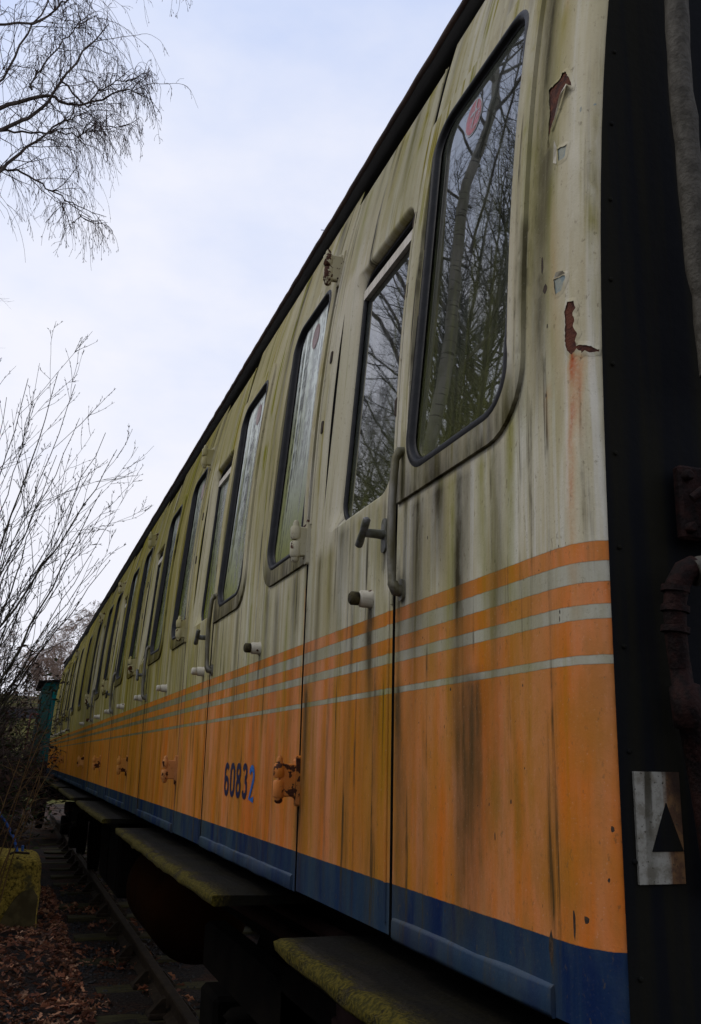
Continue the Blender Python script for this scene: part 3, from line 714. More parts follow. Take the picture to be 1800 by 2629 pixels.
for i, a in enumerate(DOORS):
    b = a + DW; near = i < 2
    y0, y1 = a + .006, b - .009
    oin = (a + .036, a + .408, .552, 1.222); oout = (a + .026, a + .500, .540, 1.238)
    if i == 6: oin = (a + .036, a + .408, .552, 1.222)
    po = rrect(*oout, .075, 8); pi_ = rrect(*oin, .055, 8)
    V, F, mi = panel([(y0, ZB + .004), (y1, ZB + .004), (y1, 1.578), (y0, 1.578)], [po], (), .013 if near else .035, .035 if near else .07)
    mb = MB(); surf_mesh(mb, V, F, mi, .0015, .03, 2)
    rings = []
    for t in np.linspace(0, 1, 9):
        an = t * math.pi / 2; k = math.sin(an); dpt = .0015 - .026 * (1 - math.cos(an))
        rings.append([P3(p[0] + (q[0] - p[0]) * k, p[1] + (q[1] - p[1]) * k, dpt) for p, q in zip(po, pi_)])
    mb.loops(rings[::-1])
    rg = np.random.default_rng(i)          # raised edge mouldings
    for (yy, za, zb_) in ((y0 + .004, .30, 1.57), (a + .024, -.28, .5), (y1 - .003, .60, 1.57)):
        mb.tube([P3(yy, z, .002) for z in np.linspace(za, zb_, 24)], .0042, 6)
    for (yy, zz) in ((a + .015, 1.165), (a + .013, .985), (a + .02, .72)):      # worn catches on the lock edge
        l = rrect(yy - .009, yy + .009, zz - .022, zz + .018, .008, 4)
        mb.mi = 1; mb.prism(l[::-1], lambda p: P3(p[0], p[1], .0045), lambda p: P3(p[0], p[1], 0)); mb.mi = 0
    for (yy, zz) in ((a + .565, 1.06), (a + .575, .86)):
        l = rrect(yy - .008, yy + .008, zz - .018, zz + .018, .007, 4)
        mb.mi = 1; mb.prism(l[::-1], lambda p: P3(p[0], p[1], .0045), lambda p: P3(p[0], p[1], 0)); mb.mi = 0
    at = stain_of(mb); av = np.array(mb.v); yv = av[:, 1] - a; zv = av[:, 2]
    cl = (np.abs(yv - .47) < .085) & (zv > .5) & (zv < 1.26)
    at[cl, 0] *= .25; at[cl, 1] *= .35; at[cl, 3] = np.maximum(at[cl, 3], .55)
    dr = mb.build('door', [M['paint'], M['darkchip'], M['soffit']], coach, at)
    gk = MB(); rings = []
    for ins, dep in ((-.002, -.020), (.003, -.018), (.008, -.021), (.009, -.027)):
        rings.append([P3(y, z, dep) for y, z in rrect(oin[0] + ins, oin[1] - ins, oin[2] + ins, oin[3] - ins, .055 - ins, 8)])
    gk.loops(rings); gk.build('gasket', M['rubber'], dr)
    xa, xb = float(surf(a + .3, .55)), float(surf(a + .3, 1.22))
    def pl(y, z, o=0): return (xa + (xb - xa) * (z - .55) / .67 + .0265 - o, y, z)
    pn = MB(); pn.prism(rrect(oin[0] + .002, oin[1] - .002, oin[2] + .002, 1.16, .03, 4)[::-1], lambda p: pl(*p), lambda p: pl(p[0], p[1], -.006))
    pn.build('pane', M['glass_door' if i == 0 else 'glass_green'], dr)
    br = MB(); br.prism(rrect(oin[0] + .004, oin[1] - .004, 1.157, 1.183, .004, 2)[::-1], lambda p: pl(p[0], p[1], .012), lambda p: pl(p[0], p[1], -.004))
    br.build('window_rail', M['alu'], dr)
    bk = MB(); bk.prism(rrect(oin[0] - .02, oin[1] + .02, 1.13, 1.26, .004, 2)[::-1], lambda p: pl(p[0], p[1], -.03), lambda p: pl(p[0], p[1], -.034)); bk.build('inner_blind', M['under'], dr)
    for zz in (1.362, .556, -.045): hinge(dr, b + .008, zz, .045 if zz > 1 else (.036 if zz > .3 else .050))
    bump_stop(dr, a + .133, .329)
    t_handle(dr, a + .060, .452, R(-46) if i != 2 else R(25))
    bump_stop(coach, b + .478, .326)
    grab(coach, a - .040, .322, .598)
# ---- running number
def stroke(mb, pts, w, surf_o, closed=False):
    pts = [np.array(p, float) for p in pts]; n = len(pts); Lp, Rp = [], []
    for i in range(n):
        p0 = pts[(i - 1) % n] if closed or i > 0 else pts[i]; p1 = pts[(i + 1) % n] if closed or i < n - 1 else pts[i]
        t = p1 - p0; t /= np.linalg.norm(t) + 1e-9; nn = np.array([-t[1], t[0]])
        Lp.append(pts[i] + nn * w / 2); Rp.append(pts[i] - nn * w / 2)
    if closed: Lp.append(Lp[0]); Rp.append(Rp[0])
    mb.loops([[P3(p[0], p[1], surf_o) for p in Rp], [P3(p[0], p[1], surf_o) for p in Lp]], False, False)
def arc_(cx, cz, rx, rz, a0, a1, n=14): return [(cx + rx * math.cos(R(a0 + (a1 - a0) * i / n)), cz + rz * math.sin(R(a0 + (a1 - a0) * i / n))) for i in range(n + 1)]
def digit(ch, w=.62):
    c = w / 2; rx = c - .09; k = .09
    if ch == '0': return [(arc_(c, 1 - rx - k, rx, rx, 0, 180) + arc_(c, rx + k, rx, rx, 180, 360), True)]
    if ch == '8': return [(arc_(c, .735, rx * .92, .175, 0, 358, 24), True), (arc_(c, .30, rx, .21, 0, 358, 24), True)]
    if ch == '6': return [(arc_(c, .31, rx, .22, 0, 358, 24), True), (arc_(c, .69, rx, .22, 30, 180, 12) + [(c - rx, .31)], False)]
    if ch == '3': return [(arc_(c, .73, rx * .92, .18, 160, -85, 16), False), (arc_(c, .305, rx, .215, 85, -160, 16), False)]
    if ch == '2': return [(arc_(c, .70, rx, .21, 165, -25, 14) + [(c - rx, .09), (c + rx + .03, .09)], False)]
num = MB(); nw = .086
for i, ch in enumerate('60832'):
    yl = 3.205 - i * nw - (.005 if ch == '2' else 0); zb_ = -.116 - (.005 if ch == '2' else 0); sc = .108
    num.mi = 1 if ch == '2' else 0
    for st_, cl in digit(ch):
        stroke(num, [(yl - px * nw * 1.32, zb_ + pz * sc) for px, pz in st_], .0175 * (1 if ch != '2' else 1.05), .0016, cl)
num.build('running_number', [M['navy'], M['brightblue']], coach)
# ---- cab end: black front with a white marker plate, brake hose and conduit
end = MB()
ep = [(P3(YE, z)[0] - .003, z) for z in np.linspace(ZB, 1.69, 24)]
bow = lambda x: 1.0340 - .03 * min(1, max(0, x - .74) / .8)
ring = ep + [(2.09 - 1.30 * math.cos(R(a)), 1.694 + .58 * math.sin(R(a))) for a in np.linspace(8, 90, 10)]
cols = []
for (x, z) in ring:
    h_ = [(x + (2.09 - x) * t, bow(x + (2.09 - x) * t), z) for t in (0, .04, .1, .3, .6, 1)]
    cols.append(h_ + [(4.18 - p[0], p[1], p[2]) for p in h_[-2::-1]])
end.loops(cols, False)
fe_ = MB(); fe_.loops([[(x + (4.18 - 2 * x) * t, YF + .002, z) for t in (0, .5, 1)] for (x, z) in ring], False); fe_.build('end_wall', M['black'], coach)
for z in np.arange(-.24, 1.6, .13):
    xr_ = P3(YE, z)[0] + .013; end.tube([(xr_, 1.0345, z), (xr_, 1.0315, z), (xr_, 1.0310, z)], [.0035, .0032, .0016], 8)
ce = end.build('cab_end', M['black'], coach)
pm = MB(); fy = 1.0310
pm.prism([(0.7287, -0.1357), (0.7950, -0.1357), (0.7950, -0.0041), (0.7287, -0.0041)], lambda p: (p[0], fy - .0012, p[1]), lambda p: (p[0], fy + .004, p[1]))
pm.build('marker_plate', M['white'], ce)
tm = MB(); tm.prism([(0.7488, -0.0982), (0.7940, -0.0982), (0.7724, -0.0411)], lambda p: (p[0], fy - .0026, p[1]), lambda p: (p[0], fy - .001, p[1])); tm.build('triangle_mark', M['black'], ce)
q = np.random.default_rng(2)
hm = MB(); hm.tube([(0.8840, 0.9888, 0.4111), (0.8686, 0.9847, 0.3546), (0.8511, 0.9795, 0.3032), (0.8346, 0.9764, 0.2693), (0.8171, 0.9764, 0.2497), (0.8038, 0.9785, 0.2446)], [.015] * 5 + [.014], 14)
hm.tube([(0.8120, 0.9774, 0.2472), (0.7976, 0.9795, 0.2426)], .0185, 14); hm.build('brake_pipe', M['pipe'], ce)
rt = MB()
rt.box(.807, .884, 1.004, 1.021, .293, .396, .004)                                  # rusted bracket plate
for (bx_, bz_) in ((.817, .380), (.817, .308)): rt.tube([(bx_, 1.005, bz_), (bx_, .996, bz_), (bx_, .994, bz_)], [.008, .008, .005], 6)
rt.tube([(0.8017, 0.9795, 0.2497), (0.7873, 0.9826, 0.2426), (0.7781, 0.9867, 0.2261), (0.7750, 0.9908, 0.2005), (0.7771, 0.9949, 0.1644), (0.7832, 0.9991, 0.1234)], [.016, .0165, .0155, .0145, .0140, .0135], 14)
for zz_ in (.221, .196, .170): rt.tube([(.7766, .9888 + (.221 - zz_) * .1, zz_ + .004), (.7757, .9893 + (.221 - zz_) * .1, zz_ - .004)], .018, 14)
rt.tube([(0.7832, 0.9991, 0.1284), (0.7873, 1.0011, 0.1028), (0.7894, 1.0011, 0.1007), (0.7935, 1.0022, 0.0514), (0.7955, 1.0022, 0.0494), (0.8069, 1.0032, -0.0206), (0.8223, 1.0052, -0.1439)], [.0135, .0135, .019, .019, .014, .0145, .015], 14)
rt.tube([(0.8120, 0.9888, 0.3443), (0.8243, 0.9826, 0.3546), (0.8428, 0.9805, 0.3577)], [.006, .007, .007], 8)
rt.build('hose_cock', M['rotten'], ce)
cm = MB(); zz = np.linspace(.52, 1.60, 28)
cm.tube([(.852 - .0130 * math.sin(min(1, max(0, (z - .514) / .77)) * math.pi) - .0041 * (z > .92), .9764, z) for z in zz], [.0175 + .0012 * q.standard_normal() for _ in zz], 14); cm.build('conduit', M['pipe'], ce)

# ---- footboards, solebar, tank, bogies
for (ya, yb) in ((.70, 2.09), (2.76, 5.39), (6.2, 8.66), (9.35, 11.9), (12.5, 15.0), (15.6, 18.9)):
    mb = MB(); n = max(6, int((yb - ya) / .10)); q = np.random.default_rng(int(ya * 10)); rings = []
    for i, y in enumerate(np.linspace(ya, yb, n)):
        e = .006 if i in (0, n - 1) else 0; j = lambda: .0022 * q.standard_normal()
        sag = -.004 * math.sin(math.pi * i / (n - 1))
        rings.append([(x + j(), y, z + sag + j()) for x, z in ((.86, -.362 - e), (.70, -.358 - e), (.575 + e, -.357 - e), (.559 + e, -.366), (.557 + e, -.384), (.565 + e, -.390), (.86, -.391))])
    mb.loops(rings, True); mb.add(rings[0], [tuple(range(7))]); mb.add(rings[-1], [tuple(range(7))[::-1]])
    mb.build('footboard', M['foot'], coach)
    bk = MB()
    for y in np.arange(ya + .3, yb, 1.1): bk.box(.70, .98, y - .02, y + .02, -.43, -.393)
    bk.build('footboard_bracket', M['under'], coach)
sb = MB(); sb.box(.92, .99, YE + .1, YF - .1, -.62, -.37, .01); sb.box(3.19, 3.26, YE + .1, YF - .1, -.62, -.37, .01); sb.build('solebar', M['under'], coach)
tr = MB()
tr.tube([(.90, 2.0, -.46), (.90, 3.6, -.47), (.92, 6.0, -.5)], .022, 10); tr.tube([(.93, 1.9, -.545), (.93, 3.6, -.555), (.93, 6.0, -.60)], .026, 10)
tr.build('brake_rod', M['maroon'], coach)
dp = MB(); dp.tube([(1.02, 2.85, -.5), (1.02, 2.85, -.72), (1.02, 2.85, -.722), (1.02, 2.85, -.80), (1.02, 2.85, -.802), (1.02, 2.86, -1.3)], [.055, .055, .068, .068, .058, .055], 14); dp.build('drain_pipe', M['maroon'], coach)
tk = MB(); prof = [(6.3, .02), (6.31, .16), (6.36, .26), (6.44, .305), (6.52, .32), (7.0, .32), (7.5, .32), (7.8, .32), (7.9, .305), (8.0, .26), (8.06, .15), (8.07, .02)]
tk.tube([(1.25, y, -.95) for y, _ in prof], [r_ for _, r_ in prof], 40)
tk.build('air_reservoir', M['tank'], coach)
bx = MB(); bx.box(.98, 1.9, 8.9, 10.6, -1.18, -.42, .02); bx.box(.97, .985, 8.95, 9.7, -1.12, -.5, .005); bx.box(.97, .985, 9.8, 10.55, -1.12, -.5, .005); bx.build('battery_box', M['under'], coach)
def bogie(yc):
    mb = MB(); mb.box(1.0, 1.12, yc - 1.75, yc + 1.75, -1.0, -.78, .02); mb.box(3.06, 3.18, yc - 1.75, yc + 1.75, -1.0, -.78, .02); mb.box(1.0, 3.18, yc - .3, yc + .3, -1.0, -.72, .02)
    for w_ in (-1.3, 1.3): mb.box(.94, 1.1, yc + w_ - .16, yc + w_ + .16, -1.3, -1.0, .02)
    for w_ in (-.9, .9): mb.tube([(1.02, yc + w_, -1.0 - .02 * k) for k in range(10)], [.07 + .02 * (k % 2) for k in range(10)], 10)
    bo = mb.build('bogie', M['under'], coach)
    for w_ in (-1.3, 1.3):
        for xs in (1.0, -1.0):
            wm = MB(); cx = 2.09 - xs * .78
            wm.tube([(cx + d_ * xs, yc + w_, -1.17) for d_ in (-.07, -.065, .03, .035, .06, .065)], [.1, .44, .44, .47, .47, .1], 32); wm.build('wheel', M['under'], bo)
bogie(3.3); bogie(16.6)

# ------------------------------------------------------------------ ground
GZ = -1.79
def ground_z(x, y):
    x = np.asarray(x, float); y = np.asarray(y, float)
    b = np.clip((-.5 - x) / 4.5, 0, 1); b = b * b * (3 - 2 * b) * .7 + np.clip((-1.5 - x) / 2.8, 0, 1) ** 1.2 * 2.0  # second, steeper rise: out-of-view bank added to shut off low sky light
    far = np.clip((y - 40.5) / 26, 0, 1) * 5.6
    low = -.0 * x
    wob = .035 * np.sin(x * 2.1 + y * .7) + .03 * np.sin(x * 3.7 - y * 1.9) + .015 * np.sin(x * 9 + y * 7)
    k = np.clip((.75 - x) / .5, 0, 1)
    return GZ + b + far * (x < 60) + wob * (.25 + .75 * k) + .03 * k
gx = np.concatenate([[-400, -120, -50, -25], np.linspace(-14, 6, 90), [10, 20, 50, 130, 400]])
gy_ = np.concatenate([[-400, -80, -20, -6], np.linspace(0, 24, 110), np.linspace(25, 80, 40), [120, 220, 500]])
X, Y = np.meshgrid(gx, gy_); V = np.column_stack([X.ravel(), Y.ravel(), ground_z(X, Y).ravel()])
nx, ny = len(gx), len(gy_); I = np.arange(nx * ny).reshape(ny, nx)
F = np.column_stack([I[:-1, :-1].ravel(), I[:-1, 1:].ravel(), I[1:, 1:].ravel(), I[1:, :-1].ravel()])
tag(np_mesh('ground', V, F, M['ground']), kind='structure')

# ------------------------------------------------------------------ track
def rail(x, name='rail'):
    mb = MB(); pr = [(-.070, -.155), (.070, -.155), (.070, -.143), (.012, -.118), (.010, -.040), (.034, -.034), (.036, -.006), (.028, 0), (-.028, 0), (-.036, -.006), (-.034, -.034), (-.010, -.040), (-.012, -.118), (-.070, -.143)]
    mb.loops([[(x + a, y, -1.612 + b) for a, b in pr] for y in (-2, 4, 12, 22, 30)], True, False)
    return mb.build(name, M['rail'])
tag(rail(1.265), 'rusty running rail under the near side of the cream and orange carriage', 'rail', 'rails of the siding')
tag(rail(2.80), 'rusty running rail on the far side beneath the carriage', 'rail', 'rails of the siding')
sy_ = [4.65, 5.60, 6.52, 7.43, 8.354, 9.458, 10.62, 11.84, 12.775, 14.05, 15.0, 15.9, 16.9, 17.9, 18.8, 19.8, 20.8, 21.8]
q = np.random.default_rng(21)
for i, y in enumerate(sy_):
    mb = MB(); xl = .765 + .03 * q.standard_normal(); n = 14; rings = []; dz = .012 * q.standard_normal(); tw = .02 * q.standard_normal()
    for j, x in enumerate(np.linspace(xl, 3.35, n)):
        e = .004 * q.standard_normal(4)
        rings.append([(x, y - .125 + tw * (x - 1.2) + e[0], -1.90), (x, y - .125 + tw * (x - 1.2) + e[0], -1.778 + dz + e[1]), (x, y - .115 + tw * (x - 1.2), -1.770 + dz + e[1]), (x, y + .115 + tw * (x - 1.2), -1.770 + dz + e[2]), (x, y + .125 + tw * (x - 1.2) + e[3], -1.778 + dz), (x, y + .125 + tw * (x - 1.2), -1.90)])
    mb.loops(rings, True, False); mb.add(rings[0], [tuple(range(6))]); mb.add(rings[-1], [tuple(range(6))[::-1]])
    so = mb.build('sleeper', M['sleeper'])
    tag(so, 'mossy timber sleeper in the leaf-strewn ash beneath the carriage', 'sleeper', 'timber sleepers of the siding')
    for xr in (1.265, 2.80):
        cm = MB(); zc = -1.768 + dz
        cm.box(xr - .17, xr + .17, y - .09, y + .09, zc - .004, zc + .03, .008)
        for s_ in (-1, 1):
            v = [(xr + s_ * a, y + b, zc + c) for b in (-.045, .045) for a, c in ((.16, .03), (.045, .03), (.045, .125), (.075, .12))]
            cm.add(v, [(0, 1, 2, 3), (4, 7, 6, 5), (0, 3, 7, 4), (3, 2, 6, 7), (1, 5, 6, 2)])
        cm.build('rail_chair', M['rail'], so)

# ------------------------------------------------------------------ litter, ballast
def leaves(n, cx, size, colf, name, mat, parent=None, rg=None, lobes=True, normal_up=.8):
    """n small folded leaves at centres cx (n,3)."""
    g = rg; a = g.random(n) * 6.283
    up = np.column_stack([g.normal(0, 1, n) * (1 - normal_up), g.normal(0, 1, n) * (1 - normal_up), np.full(n, .3 + normal_up)]); up /= np.linalg.norm(up, axis=1)[:, None]
    t = np.column_stack([np.cos(a), np.sin(a), np.zeros(n)]); t -= up * (t * up).sum(1)[:, None]; t /= np.linalg.norm(t, axis=1)[:, None]
    b = np.cross(up, t); s_ = size * (.6 + .8 * g.random(n)); cu = g.normal(.25, .3, n)
    if lobes: shp = [(-1, 0, .0), (-.45, -.42, 1), (.05, -.22, .5), (.35, -.5, 1), (1, 0, .4), (.35, .5, 1), (.05, .22, .5), (-.45, .42, 1)]
    else: shp = [(-1, 0, 0), (-.3, -.42, .8), (.35, -.36, .8), (1, 0, .3), (.35, .36, .8), (-.3, .42, .8)]
    V = np.stack([cx + (t * u + b * w * .8) * s_[:, None] + up * (c * cu * s_)[:, None] for u, w, c in shp], 1)
    k = len(shp); mid = np.stack([cx - up * (.02 * s_)[:, None]], 1); V = np.concatenate([V, mid], 1); base = np.arange(n)[:, None] * (k + 1)
    F = np.concatenate([np.column_stack([base[:, 0] + i, base[:, 0] + (i + 1) % k, base[:, 0] + k]) for i in range(k)])
    c = colf(n, g); col = np.repeat(np.column_stack([c, np.ones(n)])[:, None, :], k + 1, 1).reshape(-1, 4)
    return np_mesh(name, V.reshape(-1, 3), F, mat, parent, False, col)
def dead(n, g):
    p = np.array([(.105, .040, .020), (.070, .026, .014), (.150, .070, .035), (.040, .020, .012), (.185, .105, .060), (.090, .05, .03)]); c = p[g.choice(len(p), n, p=[.28, .26, .16, .18, .06, .06])]
    return c * (1.6 + 2.6 * g.random((n, 1)) ** 1.5)
g = np.random.default_rng(31); n = 9000
lx = np.where(g.random(n) < .8, .72 - 2.2 * g.random(n) ** 1.2, .6 + .9 * g.random(n)); ly = 5.2 + 9.5 * g.random(n) ** 1.15
keep = (lx < .72) | (np.sin(lx * 5 + ly * 2.3) + np.sin(ly * 4.1) > .2); lx, ly = lx[keep], ly[keep]
lz = np.where(lx < .75, ground_z(lx, ly), GZ) + .012 + .035 * g.random(len(lx))
tag(leaves(len(lx), np.column_stack([lx, ly, lz]), .034, dead, 'leaf_litter', M['litter'], None, g, True, .62), 'deep drift of russet fallen oak leaves along the left of the track', 'leaves', kind='stuff')
n = 5200; sx = .15 + 1.5 * g.random(n); s_y = 5.0 + 10 * g.random(n); ss = .008 + .016 * g.random(n) ** 2
ico = np.array([(1, 0, 0), (-1, 0, 0), (0, 1, 0), (0, -1, 0), (0, 0, .7), (0, 0, -.7)]); fc = np.array([(0, 2, 4), (2, 1, 4), (1, 3, 4), (3, 0, 4), (2, 0, 5), (1, 2, 5), (3, 1, 5), (0, 3, 5)])
V = np.column_stack([sx, s_y, np.full(n, GZ + .008)])[:, None, :] + ico[None] * ss[:, None, None] * (.6 + .8 * g.random((n, 6, 1)))
F = (fc[None] + (np.arange(n) * 6)[:, None, None]).reshape(-1, 3)
tag(np_mesh('ballast', V.reshape(-1, 3), F, M['stone'], None, False), 'dark ash and stone ballast between the sleepers', 'ballast', kind='stuff')

# ------------------------------------------------------------------ concrete block and things by it
def block():
    root = tag(empty('concrete_block', (-.05, 11.7, GZ)), 'lichen-yellow rough concrete block lying beside the track', 'concrete block')
    g = np.random.default_rng(8); n = 20; V = []; idx = {}
    x0, x1, y0, y1, z0, z1 = -.75, .445, 11.25, 12.35, GZ - .1, -1.035
    mb = MB(); faces = {}
    def face(o, du, dv, nrm, name):
        for i in range(n):
            for j in range(n): pass
        pts = [[o + du * (i / n) + dv * (j / n) for i in range(n + 1)] for j in range(n + 1)]
        rings = []
        for row in pts:
            r_ = []
            for p in row:
                u = np.array([(p[0] - x0) / (x1 - x0), (p[1] - y0) / (y1 - y0), (p[2] - z0) / (z1 - z0)]) * 2 - 1
                ctr = np.array([(x0 + x1) / 2, (y0 + y1) / 2, (z0 + z1) / 2]); r_len = np.linalg.norm(np.abs(u) ** 9) ** (1 / 1)
                sc = 1 / max(1, (np.sum(np.abs(u) ** 9)) ** (1 / 9))
                d = .012 * (math.sin(p[0] * 31 + p[2] * 17) + math.sin(p[1] * 27 - p[2] * 23) + math.sin(p[0] * 57 - p[1] * 41 + p[2] * 63) * .7)
                pp = ctr + (p - ctr) * sc * (1 + d * .7)
                if pp[2] > -1.2: pp[0] -= .10 * max(0, (pp[2] + 1.2)) * (1 if pp[0] > 0 else 0)
                pp[2] -= .045 * (pp[0] + .0) * (1 if pp[2] > -1.3 else 0)
                r_.append(tuple(pp))
            rings.append(r_)
        mb.loops(rings, False)
    A = np.array
    face(A([x0, y0, z0]), A([x1 - x0, 0, 0]), A([0, 0, z1 - z0]), None, 'f'); face(A([x1, y0, z0]), A([0, y1 - y0, 0]), A([0, 0, z1 - z0]), None, 'r')
    face(A([x0, y0, z1]), A([x1 - x0, 0, 0]), A([0, y1 - y0, 0]), None, 't'); face(A([x0, y1, z0]), A([0, y0 - y1, 0]), A([0, 0, z1 - z0]), None, 'l'); face(A([x1, y1, z0]), A([x0 - x1, 0, 0]), A([0, 0, z1 - z0]), None, 'b')
    mb.build('lichened_body', M['concrete'], root)
    f = MB()     # smooth fractured face low on the near side
    poly = [(.03, -1.80), (.42, -1.80), (.425, -1.45), (.37, -1.375), (.28, -1.39), (.20, -1.45), (.12, -1.58)]
    f.prism(poly, lambda p: (p[0], 11.205 + .02 * p[0], p[1]), lambda p: (p[0], 11.32, p[1])); f.build('broken_face', M['blockface'], root)
    t = MB(); t.tube([(.10, 11.33, -1.028), (.14, 11.34, -1.012), (.20, 11.36, -1.016), (.25, 11.34, -1.018), (.30, 11.35, -1.024)], .012, 6); t.build('iron_loop', M['rail'], root)
block()
mb = MB(); mb.tube([(-.10, 11.9, -.58), (.02, 11.85, -.72), (.13, 11.8, -.90), (.18, 11.75, -1.04)], .016, 8)
tag(mb.build('plastic_pipe', M['bluepipe']), 'bright blue plastic pipe leaning down onto the concrete block', 'pipe')
mb = MB(); mb.tube([(.235, 11.9, -1.06), (.235, 11.9, -.985)], .016, 8)
tag(mb.build('plastic_pipe', M['bluepipe']), 'short blue pipe stub standing up behind the concrete block', 'pipe')

# ------------------------------------------------------------------ green locomotive at the far end
def loco():
    root = tag(empty('locomotive', (1.52, 22.0, -1.62)), 'small dark green shunting locomotive leaning over beyond the far end of the carriage', 'locomotive')
    root.rotation_euler = (0, R(4.2), 0)
    def b(mb, name, mat, par=root):
        o = mb.build(name, mat, None); o.parent = par; return o
    c = MB()       # cab: plan with chamfered front corners
    plan = [(-.98, 0), (-1.19, .55), (-1.19, 3.4), (1.19, 3.4), (1.19, .55), (.98, 0)]
    c.loops([[(x, y, z) for x, y in plan] for z in (1.42, 2.6, 3.12)][::-1], True, False); c.add([(x, y, 3.12) for x, y in plan], [tuple(range(6))])
    cab = b(c, 'cab', M['green'])
    t = MB()
    for (p, q_) in (((-.98, 0), (-1.19, .55)), ((-1.19, .55), (-1.19, 3.4))):
        dx, dy = q_[0] - p[0], q_[1] - p[1]; l = math.hypot(dx, dy); nx_, ny_ = -dy / l, dx / l
        pts = [(p[0] + dx * s + o_ * -abs(nx_) * .02, p[1] + dy * s - .02 * abs(ny_), z) for s in (.08, .92) for z in (1.46, 3.05) for o_ in (1,)]
        t.add([pts[0], pts[2], pts[3], pts[1]], [(0, 1, 2, 3)])
    b(t, 'side_sheet', M['greenside'], cab)
    def win(cx, z0, z1, w, y, name='cab_window'):
        pl_ = [(cx - w, z0), (cx + w, z0), (cx + w, z1 - w)] + [(cx + w * math.cos(R(a)), z1 - w * .7 + w * .7 * math.sin(R(a))) for a in range(10, 180, 17)] + [(cx - w, z1 - w)]
        m = MB(); m.prism(pl_, lambda p: (p[0], y - .012, p[1]), lambda p: (p[0], y + .01, p[1])); wo = b(m, name, M['pane'], cab)
        r_ = MB(); r_.tube([(p[0], y - .016, p[1]) for p in pl_ + pl_[:1]], .022, 6); b(r_, 'window_frame', M['greendark'], wo)
    for cx in (-.52, .52): win(cx, 2.70, 3.06, .20, 0)
    w = MB(); w.add([(-1.02, .10 - .02, 2.62), (-1.165, .47, 2.62), (-1.165, .47, 2.98), (-1.02, .08, 2.98)], [(0, 1, 2, 3)]); b(w, 'corner_window', M['pane'], cab)
    rf = MB(); rp = [(-1.06, -.12), (-1.32, .5), (-1.32, 3.6), (1.32, 3.6), (1.32, .5), (1.06, -.12)]
    rf.loops([[(x, y, 3.12 + .0) for x, y in rp], [(x, y, 3.155) for x, y in rp], [(x * .55, y * .9 + .2, 3.27) for x, y in rp]], True, False); rf.add([(x * .55, y * .9 + .2, 3.27) for x, y in rp], [tuple(range(6))])
    b(rf, 'cab_roof', M['under'])
    k = MB(); k.box(-.9, .9, 3.4, 8.0, 1.42, 2.5, .04); b(k, 'bonnet', M['greendark'])
    d = MB(); d.box(-1.36, 1.36, -.55, 8.4, 1.34, 1.42, .01); b(d, 'footplate', M['under'])
    bb = MB(); bb.box(-1.34, 1.34, -.58, -.50, .88, 1.338, .01); bb.box(-1.22, 1.22, -.48, 8.3, .70, 1.33, .01); b(bb, 'frame', M['under'])
    for x in (-.86, .86):
        u = MB(); u.tube([(x, -.585, 1.06), (x, -.90, 1.06), (x, -.905, 1.06), (x, -.94, 1.06)], [.09, .08, .2, .2], 16); b(u, 'buffer', M['under'])
    for yy in (1.2, 3.8, 6.4):
        for x in (-.78, .78):
            u = MB(); u.tube([(x - .07, yy, .5), (x + .07, yy, .5)], .5, 24); b(u, 'wheel', M['under'])
    h = MB(); h.tube([(-1.20, .75, 2.43), (-1.34, .75, 2.43), (-1.36, .75, 2.40), (-1.36, .75, 1.52), (-1.28, .75, 1.46)], .020, 6); h.tube([(-1.20, .75, 2.0), (-1.36, .75, 2.0)], .012, 6); h.tube([(-1.21, .75, 1.75), (-1.36, .75, 1.75)], .012, 6)
    b(h, 'handrail', M['red'])
    s = MB()
    for z in (.45, .85): s.box(-1.42, -1.18, .3, .8, z, z + .03)
    s.box(-1.42, -1.40, .3, .34, .45, 1.34); s.box(-1.42, -1.40, .76, .8, .45, 1.34); b(s, 'cab_steps', M['under'])
loco()
# ------------------------------------------------------------------ girder bridge and the field behind
br = tag(empty('girder_bridge', (.5, 40, GZ)), 'dark girder bridge deck with wire fence across the far end of the line', 'bridge')
m = MB(); m.box(-7, 9, 39.8, 40.2, 1.45, 1.76, .01); m.box(-7, 9, 39.7, 40.3, 1.40, 1.45); m.build('girder', M['girder'], br)
m = MB(); m.box(-7, 9, 39.75, 40.6, 1.765, 1.84, .01); m.build('coping', M['brick'], br)
for xs in (-7.2, 6): m = MB(); m.box(xs, xs + 1.4, 39.9, 41.5, GZ - .2, 1.395, .02); m.build('abutment', M['brick'], br)
fe = tag(empty('wire_fence', (.5, 40.3, 1.84)), 'thin post and wire fence along the top of the girder bridge', 'fence')
for x in np.arange(-6.6, 8.8, .42):
    m = MB(); m.box(x - .012, x + .012, 40.3, 40.324, 1.84, 2.42); m.build('post', M['girder'], fe)
m = MB()
for z in (2.0, 2.2, 2.38): m.tube([(-6.8, 40.31, z), (8.9, 40.31, z)], .009, 4)
m.build('wire', M['girder'], fe)
